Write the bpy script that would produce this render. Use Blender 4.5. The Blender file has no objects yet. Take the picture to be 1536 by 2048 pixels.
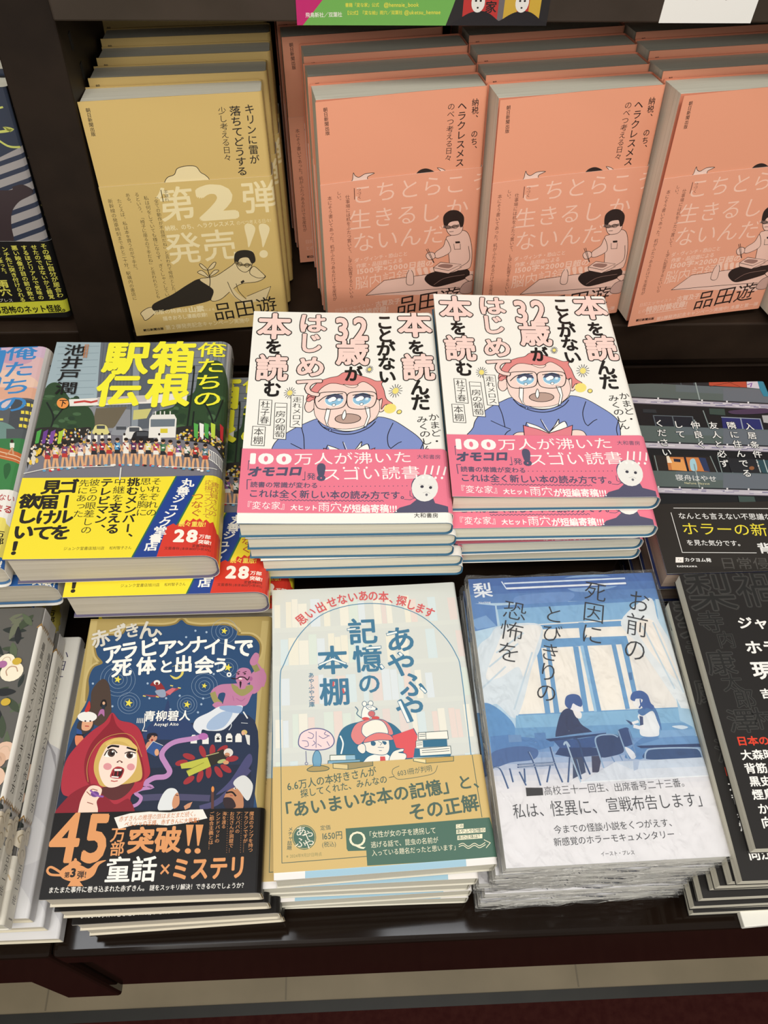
import bpy, bmesh, math, random
import numpy as np
from mathutils import Vector, Matrix
from mathutils.geometry import tessellate_polygon

random.seed(7)
C = bpy.context.scene.collection
scene = bpy.context.scene
PI = math.pi
ZC = 1.32                                   # eye height above the shop floor (m)
def V(x, y, z): return Vector((x / 1000, y / 1000, ZC + z / 1000))   # mm from the lens -> m

# ------------------------------------------------------------------ camera
cam_data = bpy.data.cameras.new('camera')
cam = bpy.data.objects.new('camera', cam_data); C.objects.link(cam)
scene.camera = cam
cam_data.sensor_fit = 'VERTICAL'; cam_data.sensor_height = 36.0
cam_data.lens = 1700 / 2048 * 36.0
cam_data.clip_start = 0.02
pitch, roll, yaw = math.radians(54.4), math.radians(-2.1), math.radians(4.1)
fwd = Vector((0, math.cos(pitch), -math.sin(pitch))); rgt = Vector((1, 0, 0)); dwn = fwd.cross(rgt)
rr = rgt * math.cos(roll) + dwn * math.sin(roll); dd = -rgt * math.sin(roll) + dwn * math.cos(roll)
Rz = Matrix.Rotation(-yaw, 3, 'Z')
rr, dd, fwd = Rz @ rr, Rz @ dd, Rz @ fwd
M4 = Matrix.Identity(4)
for i in range(3):
    M4[i][0], M4[i][1], M4[i][2] = rr[i], -dd[i], -fwd[i]
M4[2][3] = ZC
cam.matrix_world = M4

# ------------------------------------------------------------------ world, lamps, exposure
world = bpy.data.worlds.new('world'); scene.world = world; world.use_nodes = True
bg = world.node_tree.nodes['Background']
bg.inputs['Color'].default_value = (1.0, 0.95, 0.88, 1); bg.inputs['Strength'].default_value = 0.36
def lamp(name, loc, size, power, col, tgt=None):
    l = bpy.data.lights.new(name, 'AREA'); l.shape = 'RECTANGLE'; l.size, l.size_y = size
    l.energy = power; l.color = col
    o = bpy.data.objects.new(name, l); C.objects.link(o); o.location = loc
    if tgt is not None: o.rotation_euler = (Vector(tgt) - Vector(loc)).to_track_quat('-Z', 'Y').to_euler()
    return o
lamp('ceiling_lamp', (0.15, -0.42, 2.72), (1.5, 0.35), 23, (1.0, 0.97, 0.915), (0.1, 0.2, 0.7))
lamp('ceiling_panel_lamp', (-0.515, 0.42, 2.72), (0.65, 0.12), 3.2, (0.95, 0.97, 1.0))
lamp('ceiling_panel_lamp', (0.22, 0.40, 2.72), (0.30, 0.07), 0.9, (0.95, 0.97, 1.0))
lamp('fill_lamp', (1.6, -0.5, 2.72), (0.6, 0.6), 7, (1.0, 0.96, 0.90), (0.3, 0.3, 0.7))
lamp('fill_lamp', (-0.3, -2.3, 2.72), (2.4, 0.4), 37, (1.0, 0.97, 0.915), (0.1, 0.4, 0.9))  # unseen frontal fill, added to brighten the page tops deep in the rack
scene.view_settings.view_transform = 'Standard'; scene.view_settings.look = 'None'
scene.view_settings.gamma = 1.0; scene.view_settings.use_curve_mapping = False
scene.view_settings.exposure = 0.0

# ------------------------------------------------------------------ materials
_mats = {}
def lin(c):
    c /= 255.0
    return c / 12.92 if c <= 0.04045 else ((c + 0.055) / 1.055) ** 2.4
def rgb(h): return tuple(lin(int(h[i:i + 2], 16)) for i in (1, 3, 5))
def ink(h, rough=0.45, spec=0.5):
    k = (h, rough, spec)
    if k not in _mats:
        m = bpy.data.materials.new('print_%s' % h[1:]); m.use_nodes = True
        b = m.node_tree.nodes['Principled BSDF']
        b.inputs['Base Color'].default_value = (*rgb(h), 1); b.inputs['Roughness'].default_value = rough
        b.inputs['Specular IOR Level'].default_value = spec
        _mats[k] = m
    return _mats[k]
def nodes_mat(name):
    m = bpy.data.materials.new(name); m.use_nodes = True
    nt = m.node_tree
    return m, nt, nt.nodes['Principled BSDF']
def noisy(name, c1, c2, scale, rough=0.5, stretch=(1, 1, 1), bump=0.0, spec=0.5, lo=0.35, hi=0.65):
    m, nt, b = nodes_mat(name)
    tc = nt.nodes.new('ShaderNodeTexCoord'); mp = nt.nodes.new('ShaderNodeMapping'); mp.inputs['Scale'].default_value = stretch
    n = nt.nodes.new('ShaderNodeTexNoise'); n.inputs['Scale'].default_value = scale; n.inputs['Detail'].default_value = 4
    r = nt.nodes.new('ShaderNodeValToRGB')
    r.color_ramp.elements[0].color = (*rgb(c1), 1); r.color_ramp.elements[1].color = (*rgb(c2), 1)
    r.color_ramp.elements[0].position = lo; r.color_ramp.elements[1].position = hi
    L = nt.links
    L.new(tc.outputs['Object'], mp.inputs['Vector']); L.new(mp.outputs['Vector'], n.inputs['Vector'])
    L.new(n.outputs['Fac'], r.inputs['Fac']); L.new(r.outputs['Color'], b.inputs['Base Color'])
    b.inputs['Roughness'].default_value = rough; b.inputs['Specular IOR Level'].default_value = spec
    if bump:
        bp = nt.nodes.new('ShaderNodeBump'); bp.inputs['Strength'].default_value = bump; bp.inputs['Distance'].default_value = 0.001
        L.new(n.outputs['Fac'], bp.inputs['Height']); L.new(bp.outputs['Normal'], b.inputs['Normal'])
    return m
def pages(name, c1, c2):                      # the cut edge of a block of leaves: fine lines along it
    return noisy(name, c1, c2, 60, 0.8, (0.12, 0.12, 40), 0.15, 0.2, 0.25, 0.75)
def film():                                   # clear crinkled shrink wrap
    m = bpy.data.materials.new('clear_film'); m.use_nodes = True; nt = m.node_tree; nt.nodes.clear()
    out = nt.nodes.new('ShaderNodeOutputMaterial'); mix = nt.nodes.new('ShaderNodeMixShader')
    tr = nt.nodes.new('ShaderNodeBsdfTransparent'); gl = nt.nodes.new('ShaderNodeBsdfGlossy'); gl.inputs['Roughness'].default_value = 0.06
    tr.inputs['Color'].default_value = (.97, .97, .97, 1)
    fr = nt.nodes.new('ShaderNodeFresnel'); fr.inputs['IOR'].default_value = 1.2
    tc = nt.nodes.new('ShaderNodeTexCoord'); mp = nt.nodes.new('ShaderNodeMapping'); mp.inputs['Scale'].default_value = (60, 22, 120)
    mp.inputs['Rotation'].default_value = (0, 0, 0.5)
    n = nt.nodes.new('ShaderNodeTexNoise'); n.inputs['Scale'].default_value = 1.6; n.inputs['Detail'].default_value = 3; n.inputs['Distortion'].default_value = 1.2
    bp = nt.nodes.new('ShaderNodeBump'); bp.inputs['Strength'].default_value = 0.6; bp.inputs['Distance'].default_value = 0.003
    L = nt.links
    L.new(tc.outputs['Object'], mp.inputs['Vector']); L.new(mp.outputs['Vector'], n.inputs['Vector']); L.new(n.outputs['Fac'], bp.inputs['Height'])
    L.new(bp.outputs['Normal'], gl.inputs['Normal']); L.new(bp.outputs['Normal'], fr.inputs['Normal'])
    L.new(fr.outputs['Fac'], mix.inputs['Fac']); df = nt.nodes.new('ShaderNodeBsdfDiffuse'); df.inputs['Color'].default_value = (.85, .85, .83, 1); hz = nt.nodes.new('ShaderNodeMixShader'); hz.inputs['Fac'].default_value = 0.035
    L.new(tr.outputs['BSDF'], hz.inputs[1]); L.new(df.outputs['BSDF'], hz.inputs[2]); L.new(hz.outputs['Shader'], mix.inputs[1]); L.new(gl.outputs['BSDF'], mix.inputs[2])
    L.new(mix.outputs['Shader'], out.inputs['Surface'])
    return m

# ------------------------------------------------------------------ glyphs (Blender's own font)
_gl = {}
def glyph(ch, bold):
    k = (ch, bold)
    if k in _gl: return _gl[k]
    cu = bpy.data.curves.new('glyph', 'FONT'); cu.body = ch; cu.size = 1; cu.offset = bold; cu.resolution_u = 3; cu.fill_mode = 'FRONT'
    o = bpy.data.objects.new('glyph', cu); C.objects.link(o)
    me = bpy.data.meshes.new_from_object(o.evaluated_get(bpy.context.evaluated_depsgraph_get()))
    bpy.data.objects.remove(o); bpy.data.curves.remove(cu)
    n = len(me.vertices); co = np.zeros(n * 3); me.vertices.foreach_get('co', co); co = co.reshape(-1, 3)[:, :2]
    me.calc_loop_triangles(); t = np.zeros(len(me.loop_triangles) * 3, int); me.loop_triangles.foreach_get('vertices', t)
    bpy.data.meshes.remove(me)
    if ord(ch) > 0x2000: adv = 1.0
    elif ch == ' ': adv = 0.35
    else: adv = (co[:, 0].max() + bold + 0.05) if n else 0.4
    r = (co - np.array([adv / 2, 0.36]), t.reshape(-1, 3), adv)
    _gl[k] = r
    return r
ROT = set('ー〜「」『』…（）()―–‐=|')
SMALL = set('っゃゅょぁぃぅぇぉッャュョァィゥェォ')

def hom(src, dst):
    A = []; b = []
    for (x, y), (u, v) in zip(src, dst):
        A += [[x, y, 1, 0, 0, 0, -u * x, -u * y], [0, 0, 0, x, y, 1, -v * x, -v * y]]; b += [u, v]
    h = np.linalg.solve(np.array(A, float), np.array(b, float))
    return np.append(h, 1).reshape(3, 3)
def catmull(p, closed, n=6):
    p = [np.array(q, float) for q in p]; N = len(p); out = []
    for i in range(N if closed else N - 1):
        if closed: a, b, c, d = p[i - 1], p[i], p[(i + 1) % N], p[(i + 2) % N]
        else: a, b, c, d = p[max(i - 1, 0)], p[i], p[i + 1], p[min(i + 2, N - 1)]
        for k in range(n):
            t = k / n
            out.append(0.5 * (2 * b + (c - a) * t + (2 * a - 5 * b + 4 * c - d) * t * t + (3 * b - a - 3 * c + d) * t ** 3))
    if not closed: out.append(p[-1])
    return out
def clip_half(poly, ax, val, keep_less):
    out = []; n = len(poly)
    for i in range(n):
        p, q = poly[i], poly[(i + 1) % n]
        fp = (val - p[ax]) if keep_less else (p[ax] - val); fq = (val - q[ax]) if keep_less else (q[ax] - val)
        if fp >= 0: out.append(p)
        if (fp > 0 and fq < 0) or (fp < 0 and fq > 0):
            t = fp / (fp - fq); out.append(p + (q - p) * t)
    return out

def heavier(b):
    if b < 0.008: return [(0, 0)]
    m = 5 if b < 0.016 else (7 if b < 0.05 else 12)
    return [(b * math.cos(2 * PI * (i + .25) / m), b * math.sin(2 * PI * (i + .25) / m)) for i in range(m)]
class Sheet:
    """Print on one sheet of paper: flat shapes and lettering, measured off the photograph's crop and carried to mm on the sheet."""
    def __init__(s, W, L, quad, crop=(0, 0, 1), rough=0.4):
        s.W, s.L, s.rough = W, L, rough
        s.H0 = hom(quad, [(-W / 2, L / 2), (W / 2, L / 2), (W / 2, -L / 2), (-W / 2, -L / 2)])
        s.crop = crop; s.lay = 1; s.t = {}; s.mm = False; s.quads = {}
    def use(s, crop, quad=None):
        s.crop = crop
        if quad: s.H0 = hom(quad, [(-s.W / 2, s.L / 2), (s.W / 2, s.L / 2), (s.W / 2, -s.L / 2), (-s.W / 2, -s.L / 2)])
        return s
    def m(s, x, y):
        if s.mm: return np.array([x, y], float)
        ox, oy, k = s.crop; v = s.H0 @ np.array([ox + x / k, oy + y / k, 1]); return v[:2] / v[2]
    def sc(s, x, y):
        if s.mm: return 1.0
        return (np.linalg.norm(s.m(x + 5, y) - s.m(x - 5, y)) + np.linalg.norm(s.m(x, y + 5) - s.m(x, y - 5))) / 20
    def add(s, P, T, col, lay): s.t.setdefault((col, lay), []).append((np.asarray(P, float), np.asarray(T, int)))
    def _poly(s, mm, col, up):
        s.lay += 1 if up else .5
        tri = tessellate_polygon([[Vector((p[0], p[1], 0)) for p in mm]])
        s.add(mm, tri, col, s.lay)
    def poly(s, pts, col, up=1): s._poly([s.m(*p) for p in pts], col, up)
    def blob(s, pts, col, up=1, edge=None, ew=4):
        c = catmull(pts, True); s._poly([s.m(*p) for p in c], col, up)
        if edge: s.line(pts, ew, edge, True, True, up=1)
    def rect(s, x0, y0, x1, y1, col, up=1): s.poly([(x0, y0), (x1, y0), (x1, y1), (x0, y1)], col, up)
    def ell(s, cx, cy, rx, ry=None, col='#000000', up=1, rot=0, edge=None, ew=4, n=20):
        ry = ry or rx; c, q = math.cos(rot), math.sin(rot)
        pts = [(cx + rx * math.cos(a) * c - ry * math.sin(a) * q, cy + rx * math.cos(a) * q + ry * math.sin(a) * c) for a in (2 * PI * i / n for i in range(n))]
        if col: s.poly(pts, col, up)
        if edge: s.line(pts, ew, edge, True)
    def line(s, pts, w, col, closed=False, smooth=False, up=1, taper=False):
        if smooth: pts = catmull(pts, closed, 5)
        if closed: pts = list(pts) + [pts[0]]
        k = s.sc(*pts[len(pts) // 2]) * w / 2
        q = [s.m(*p) for p in pts]
        s.lay += 1 if up else .5
        q = [p for i, p in enumerate(q) if i == 0 or np.linalg.norm(p - q[i - 1]) > 1e-6]; n = len(q); P = []; T = []
        for i in range(n):
            a = q[i] - q[i - 1] if i else (q[0] - q[-2] if closed else q[1] - q[0])
            b = q[i + 1] - q[i] if i < n - 1 else (q[1] - q[0] if closed else a)
            a = a / max(np.linalg.norm(a), 1e-9); b = b / max(np.linalg.norm(b), 1e-9); d = a + b; l = np.linalg.norm(d); d = d / l if l > 1e-6 else a
            nn = np.array([-d[1], d[0]]) * k / max(0.55, abs(float(np.dot(d, a)))); e = np.zeros(2)
            if not closed and i == 0: e = -d * k * .6
            if not closed and i == n - 1: e = d * k * .6
            P += [q[i] + e - nn, q[i] + e + nn]
            if i: T += [(2 * i - 2, 2 * i, 2 * i + 1), (2 * i - 2, 2 * i + 1, 2 * i - 1)]
        if P: s.add(P, T, col, s.lay)
    def _glyph(s, ch, c, xa, ya, sx, sy, col, bold, lay, shear=0):
        g, t, adv = glyph(ch, min(bold, 0.0))
        if len(g) == 0: return
        for i, (dx, dy) in enumerate(heavier(bold)):      # heavier weight: the letter overprinted around itself
            h = g + np.array([dx, dy]); gx = h[:, :1] * sx + h[:, 1:] * sy * shear
            s.add(c + gx * xa + h[:, 1:] * sy * ya, t, col, lay + .5 * i)
    def _put(s, ch, c, xa, ya, sx, sy, col, bold, out, shear=0):
        if out:
            s._glyph(ch, c, xa, ya, sx, sy, out[0], out[1], s.lay + 1, shear); s._glyph(ch, c, xa, ya, sx, sy, col, bold, s.lay + 8, shear)
        else: s._glyph(ch, c, xa, ya, sx, sy, col, bold, s.lay + 1, shear)
    def char(s, ch, cx, cy, w, h, col, bold=0.0, out=None, rot=0, shear=0):
        c = s.m(cx, cy); a = math.radians(rot); xa = np.array([math.cos(a), math.sin(a)]); ya = np.array([-xa[1], xa[0]])
        sx = np.linalg.norm(s.m(cx + w / 2, cy) - s.m(cx - w / 2, cy)); sy = np.linalg.norm(s.m(cx, cy + h / 2) - s.m(cx, cy - h / 2))
        s._put(ch, c, xa, ya, sx, sy, col, bold, out, shear)
    def text(s, body, p0, p1, col, bold=0.0, h=1.0, out=None, shear=0):
        """a horizontal line of lettering from p0 (left end, mid height) to p1; h stretches its height"""
        a, b = s.m(*p0), s.m(*p1); d = b - a; l = np.linalg.norm(d); xa = d / l; ya = np.array([-xa[1], xa[0]])
        adv = [glyph(c, min(bold, 0.0))[2] + (2 * bold if bold > 0 and ord(c) < 0x2000 else 0) if c != ' ' else 0.35 for c in body]; k = l / sum(adv); x = 0
        for c, w in zip(body, adv):
            if c not in ' 　': s._put(c, a + xa * (x + w / 2) * k, xa, ya, k, k * h, col, bold, out, shear)
            x += w
    def vtext(s, body, p0, p1, col, bold=0.0, w=1.0, out=None, fill=1.0):
        """a vertical line of lettering from p0 (top) to p1 (bottom); w stretches its width"""
        a, b = s.m(*p0), s.m(*p1); d = b - a; l = np.linalg.norm(d); d = d / l; k = l / len(body); xa = np.array([-d[1], d[0]]); ya = -d
        for i, c in enumerate(body):
            p = a + d * (i + 0.5) * k; sx, sy = k * w * fill, k * fill
            if c in ' 　': continue
            if c in ROT: s._put(c, p, d, xa, sy, sx, col, bold, out)
            else:
                if c in '、。': p = p + xa * 0.58 * sx + ya * 0.52 * sy
                elif c in SMALL: p = p + xa * 0.08 * sx + ya * 0.08 * sy
                s._put(c, p, xa, ya, sx, sy, col, bold, out)

# ------------------------------------------------------------------ mesh building
def mesh_obj(name, verts, faces, fm, mats, parent=None, smooth=False):
    me = bpy.data.meshes.new(name); me.from_pydata([tuple(v) for v in verts], [], [tuple(f) for f in faces])
    for m in mats: me.materials.append(m)
    me.polygons.foreach_set('material_index', list(fm))
    if smooth: me.polygons.foreach_set('use_smooth', [True] * len(me.polygons))
    me.update()
    o = bpy.data.objects.new(name, me); C.objects.link(o)
    if parent: o.parent = parent
    return o
def bm_obj(name, bm, mats, parent=None, bevel=0, seg=2):
    bmesh.ops.recalc_face_normals(bm, faces=bm.faces)
    me = bpy.data.meshes.new(name); bm.to_mesh(me); bm.free()
    for m in (mats if isinstance(mats, (list, tuple)) else [mats]): me.materials.append(m)
    o = bpy.data.objects.new(name, me); C.objects.link(o)
    if parent: o.parent = parent
    if bevel:
        md = o.modifiers.new('edge', 'BEVEL'); md.width = bevel; md.segments = seg; md.limit_method = 'ANGLE'; md.harden_normals = False
    return o
def add_box(bm, lo, hi, mat=0, M=None):
    co = [(x, y, z) for z in (lo[2], hi[2]) for y in (lo[1], hi[1]) for x in (lo[0], hi[0])]
    vs = [bm.verts.new((M @ Vector(c)) if M else Vector(c)) for c in co]
    for f in ((0, 2, 3, 1), (4, 5, 7, 6), (0, 1, 5, 4), (2, 6, 7, 3), (0, 4, 6, 2), (1, 3, 7, 5)):
        bm.faces.new([vs[i] for i in f]).material_index = mat
    return vs

class Fold:
    """How a jacket or band wraps a book: front, round the spine on the right, back. u runs along the unrolled sheet."""
    def __init__(s, W, t, r, flare=0.0, off=0.0, flat_steps=8):
        s.W, s.t, s.r, s.fl, s.off = W, t, r, flare, off
        s.uf = W / 2 - r; n = flat_steps if flare else 1
        s.flats = [-W / 2 + (W - r) * i / n for i in range(n)] + [s.uf]
        s.arcs = [s.uf + r * (PI / 2) * i / 5 for i in range(1, 6)]
        s.ue = s.arcs[-1] + max(t - 2 * r, 0)
        s.cuts = s.flats[1:] + s.arcs
    def at(s, u, e=0.0):
        e = e + s.off; t, r = s.t, s.r
        if u <= s.uf + 1e-7:
            if not s.fl: return u, t + e
            n = len(s.flats) - 1; k = min(max(int((u - s.flats[0]) / (s.uf - s.flats[0]) * n + 1e-6), 0), n - 1)   # straight between folds
            a, b = s.flats[k], s.flats[k + 1]; za, zb = (((s.uf - q) / s.W) ** 2 for q in (a, b)); f = (u - a) / (b - a)
            return u, t + s.fl * (za + (zb - za) * f) + e
        a = (u - s.uf) / r
        if a <= PI / 2:
            k = min(int(a / (PI / 10) + 1e-6), 4); a0, a1 = k * PI / 10, (k + 1) * PI / 10; f = (a - a0) / (a1 - a0)
            x = math.sin(a0) + (math.sin(a1) - math.sin(a0)) * f; z = math.cos(a0) + (math.cos(a1) - math.cos(a0)) * f
            return s.uf + (r + e) * x, t - r + (r + e) * z
        return s.W / 2 + e, t - r - (u - s.arcs[-1])
    def profile(s):
        us = s.flats + s.arcs + ([s.ue] if s.ue > s.arcs[-1] + 1e-4 else [])
        p = [s.at(u) for u in us]; e = s.off; r = s.r
        for i in range(1, 6):
            a = PI / 2 * i / 5; p.append((s.uf + (r + e) * math.cos(a), r - (r + e) * math.sin(a)))
        p.append((-s.W / 2, -e))
        return p
def lay_print(sheets, fold, y0, y1, verts, faces, fm, mats, rough, spec=0.5):
    eps = 0.0022; um = fold.ue
    for sh in sheets:
        for (col, lay), items in sorted(sh.t.items(), key=lambda k: k[0][1]):
            m = ink(col, rough, spec)
            if m not in mats: mats.append(m)
            mi = mats.index(m)
            for P, T in items:
                x0, x1, ya, yb = P[:, 0].min(), P[:, 0].max(), P[:, 1].min(), P[:, 1].max()
                if x1 < -fold.W / 2 or x0 > um or yb < y0 or ya > y1: continue
                inside = x0 >= -fold.W / 2 and x1 <= um and ya >= y0 and yb <= y1
                if inside and not any(x0 < c < x1 for c in fold.cuts):
                    b = len(verts)
                    for q in P:
                        x, z = fold.at(q[0], eps * lay); verts.append((x / 1000, q[1] / 1000, z / 1000))
                    for t in T:
                        faces.append(tuple(b + i for i in t)); fm.append(mi)
                    continue
                for t in T:
                    pl = [P[i] for i in t]
                    if not inside:
                        for ax, val, kl in ((0, -fold.W / 2, 0), (0, um, 1), (1, y0, 0), (1, y1, 1)):
                            pl = clip_half(pl, ax, val, kl) if pl else pl
                    if len(pl) < 3: continue
                    xa, xb = min(q[0] for q in pl), max(q[0] for q in pl)
                    cs = [c for c in fold.cuts if xa + 1e-6 < c < xb - 1e-6]; lo = None
                    parts = []
                    for c in cs + [None]:
                        q = pl
                        if lo is not None: q = clip_half(q, 0, lo, 0)
                        if c is not None: q = clip_half(q, 0, c, 1)
                        lo = c; parts.append(q)
                    for q in parts:
                        if len(q) < 3: continue
                        b = len(verts)
                        for w in q:
                            x, z = fold.at(w[0], eps * lay); verts.append((x / 1000, w[1] / 1000, z / 1000))
                        faces.append(tuple(range(b, b + len(q)))); fm.append(mi)
def wrap_mesh(name, fold, y0, y1, sheets, outer, inner, thick, rough, parent, spec=0.5):
    p = fold.profile(); n = len(p); verts = []; faces = []; fm = []; mats = [outer, inner]
    q = []
    for i in range(n):                                            # inward offset of the profile
        a = p[max(i - 1, 0)]; b = p[min(i + 1, n - 1)]; dx, dz = b[0] - a[0], b[1] - a[1]; l = math.hypot(dx, dz)
        q.append((p[i][0] + dz / l * thick, p[i][1] - dx / l * thick))
    for pr in (p, q):
        for x, z in pr:
            verts.append((x / 1000, y0 / 1000, z / 1000)); verts.append((x / 1000, y1 / 1000, z / 1000))
    o = 2 * n
    for i in range(n - 1):
        faces.append((2 * i, 2 * i + 2, 2 * i + 3, 2 * i + 1)); fm.append(0)
        faces.append((o + 2 * i, o + 2 * i + 1, o + 2 * i + 3, o + 2 * i + 2)); fm.append(1)
        faces.append((2 * i, o + 2 * i, o + 2 * i + 2, 2 * i + 2)); fm.append(1)
        faces.append((2 * i + 1, 2 * i + 3, o + 2 * i + 3, o + 2 * i + 1)); fm.append(1)
    for i in (0, n - 1):
        faces.append((2 * i, 2 * i + 1, o + 2 * i + 1, o + 2 * i)); fm.append(1)
    lay_print(sheets, fold, y0, y1, verts, faces, fm, mats, rough, spec)
    return mesh_obj(name, verts, faces, fm, mats, parent)
def tag(o, label=None, cat=None, group=None, kind=None):
    if label: o['label'] = label
    if cat: o['category'] = cat
    if group: o['group'] = group
    if kind: o['kind'] = kind
    return o
def empty(name, loc=(0, 0, 0)):
    o = bpy.data.objects.new(name, None); C.objects.link(o); o.location = loc; o.empty_display_size = 0.02
    return o
FILM = []
def make_book(name, W, L, t, art=(), outer='#ffffff', inner='#e8e4da', page=None, endpaper=None, r=2.5, flare=0.0, thick=0.5,
              rough=0.4, band=None, wrap=False, inset=1.0, spec=0.5):
    """a paperback lying on its back: cover (front, rounded spine on the right, back), page_block, paper_band, shrink_wrap"""
    root = empty(name)
    fold = Fold(W, t, r, flare)
    wrap_mesh('cover', fold, -L / 2, L / 2, list(art), ink(outer, rough, spec), ink(inner, 0.7, 0.3), thick, rough, root, spec)
    bm = bmesh.new()
    x0, x1 = (-W / 2 + inset) / 1000, (W / 2 - 0.9) / 1000; z0, z1 = (thick + 0.1) / 1000, (t - thick - 0.1) / 1000
    y = (L / 2 - inset) / 1000; rr_ = (r * 0.9) / 1000                     # block with a rounded back
    prof = [(x0, z0), (x1 - rr_, z0)] + [(x1 - rr_ + rr_ * math.sin(a), z0 + rr_ - rr_ * math.cos(a)) for a in (PI / 8, PI / 4, 3 * PI / 8, PI / 2)]
    prof += [(x1 - rr_ + rr_ * math.cos(a), z1 - rr_ + rr_ * math.sin(a)) for a in (0, PI / 8, PI / 4, 3 * PI / 8, PI / 2)] + [(x0, z1)]
    lo = [bm.verts.new((x, -y, z)) for x, z in prof]; hi = [bm.verts.new((x, y, z)) for x, z in prof]
    bm.faces.new(lo); bm.faces.new(hi[::-1]); n = len(prof)
    for i in range(n):
        f = bm.faces.new((lo[i], lo[(i + 1) % n], hi[(i + 1) % n], hi[i]))
        if i in (0, n - 2): f.material_index = 1
    bm_obj('page_block', bm, [page, ink(endpaper, 0.7) if endpaper else page], root)
    if band:
        b = Fold(W + 0.4, t, r, flare, 0.6)
        pb = wrap_mesh('paper_band', b, band['y0'], band['y1'], band['art'], ink(band['col'], band.get('rough', rough), spec), ink(band.get('inner', '#efece4'), 0.7), 0.2, band.get('rough', rough), root, spec)
        pb['label'] = band['label']
    if wrap:
        if not FILM: FILM.append(film())
        bm = bmesh.new(); nx, ny = 26, 36; rnd = random.Random(3)
        def ring(xs, ys): pass
        bmesh.ops.create_cube(bm, size=1)
        bmesh.ops.subdivide_edges(bm, edges=bm.edges[:], cuts=14, use_grid_fill=True)
        for v in bm.verts:
            x, y_, z = v.co; side = abs(abs(x) - .5) < 1e-5 or abs(abs(y_) - .5) < 1e-5
            v.co = Vector((x * (W + 2.4) / 1000, y_ * (L + 2.4) / 1000, (t / 2 + z * (t + 2.0)) / 1000))
            if side:
                k = 0.0016
                v.co += Vector((rnd.uniform(-.4, 1) * k * (1 if x > 0 else -1) * (abs(abs(x) - .5) < 1e-5), rnd.uniform(-.4, 1) * k * (1 if y_ > 0 else -1) * (abs(abs(y_) - .5) < 1e-5), rnd.uniform(-.5, .5) * 0.0006))
        bm_obj('shrink_wrap', bm, FILM[0], root)['label'] = 'clear crinkled film'
    return root
def dup(o):
    c = o.copy(); C.objects.link(c)
    for ch in o.children:
        k = ch.copy(); C.objects.link(k); k.parent = c
    return c
def lie(o, x, y, z, deg=0.0, tilt=0.0):
    """flat on a table or a pile: centre (mm from the lens), bottom at z, turned deg"""
    o.location = V(x, y, z + .7); o.rotation_euler = (0, math.radians(tilt), math.radians(deg))
def stand(o, x, y, z, deg, lean, spin=0.0, back=0.0):
    """leaning in the rack: centre of the front cover at x, y, z; front faces the viewer"""
    th = o['thick'] / 1000; a = math.radians(deg); b = back / 1000 / math.sin(math.radians(lean))      # books behind one another on a level shelf
    M = Matrix.Translation(V(x, y, z) + Vector((-math.sin(a), math.cos(a), 0)) * b) @ Matrix.Rotation(a, 4, 'Z') @ Matrix.Rotation(math.radians(lean), 4, 'X') @ Matrix.Rotation(math.radians(spin), 4, 'Z')
    o.matrix_world = M @ Matrix.Translation((0, 0, -th))
ORD = ['top', 'second', 'third', 'fourth', 'fifth', 'sixth', 'seventh', 'eighth', 'ninth', 'tenth', 'eleventh']

# ================================================================== the shop fixture
wood = noisy('dark_lacquer', '#150e0a', '#1a120d', 14, 0.08, (1, 1, 1), 0.02, 0.2)
wood_flat = noisy('dark_board', '#291e16', '#30241b', 30, 0.5, (1, 1, 1), 0.04, 0.22)
def kind(o, k): o['kind'] = k; return o
# floor: pale tile under the fixture, a dark edging strip, dark red carpet on the aisle
bm = bmesh.new(); add_box(bm, V(-1800, 134, -1340), V(1800, 1400, -1320))
kind(bm_obj('floor', bm, noisy('beige_tile', '#7c7058', '#877a61', 9, 0.5, bump=0.05)), 'structure')
bm = bmesh.new(); add_box(bm, V(-1800, 120, -1340), V(1800, 134, -1319))
kind(bm_obj('trim_1', bm, noisy('edging_strip', '#1d1c18', '#24231d', 20, 0.5)), 'structure')
bm = bmesh.new(); add_box(bm, V(-1800, -1500, -1340), V(1800, 120, -1320))
kind(bm_obj('floor_carpet', bm, noisy('red_carpet', '#321210', '#3a1a16', 90, 0.9, bump=0.4, spec=0.1)), 'structure')
for i, x in enumerate((-420, -100, 300, 700)):
    bm = bmesh.new(); add_box(bm, V(x, 136, -1320.0), V(x + 2, 800, -1319.6)); kind(bm_obj('floor_joint', bm, ink('#6a604c')), 'structure')

def table(x0, x1, label, zb):
    t = tag(empty('display_table', V((x0 + x1) / 2, 340, -1320)), label, 'table', 'display tables'); L0 = Vector(t.location)
    def part(n, lo, hi, m=wood, bev=0.002, seg=3):
        b = bmesh.new(); add_box(b, V(*lo) - L0, V(*hi) - L0); return bm_obj(n, b, m, t, bev, seg)
    part('table_top', (x0, 91, -628), (x1, 600, -600), wood, 0.004)
    part('apron', (x0, 97, zb), (x1, 122, -627.9))
    part('drawer_rail', (x0 + 22, 128, zb - 15), (x1 - 22, 150, -640))
    part('base', (x0 + 4, 330, -1320), (x1 - 4, 596, -628.1), wood_flat)
    return t
table(-193, 1100, 'dark brown lacquered display table carrying the front rows of books, right of the seam', -785)
table(-1100, -239, 'dark brown lacquered display table at the lower left, under the white books', -750)
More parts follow.
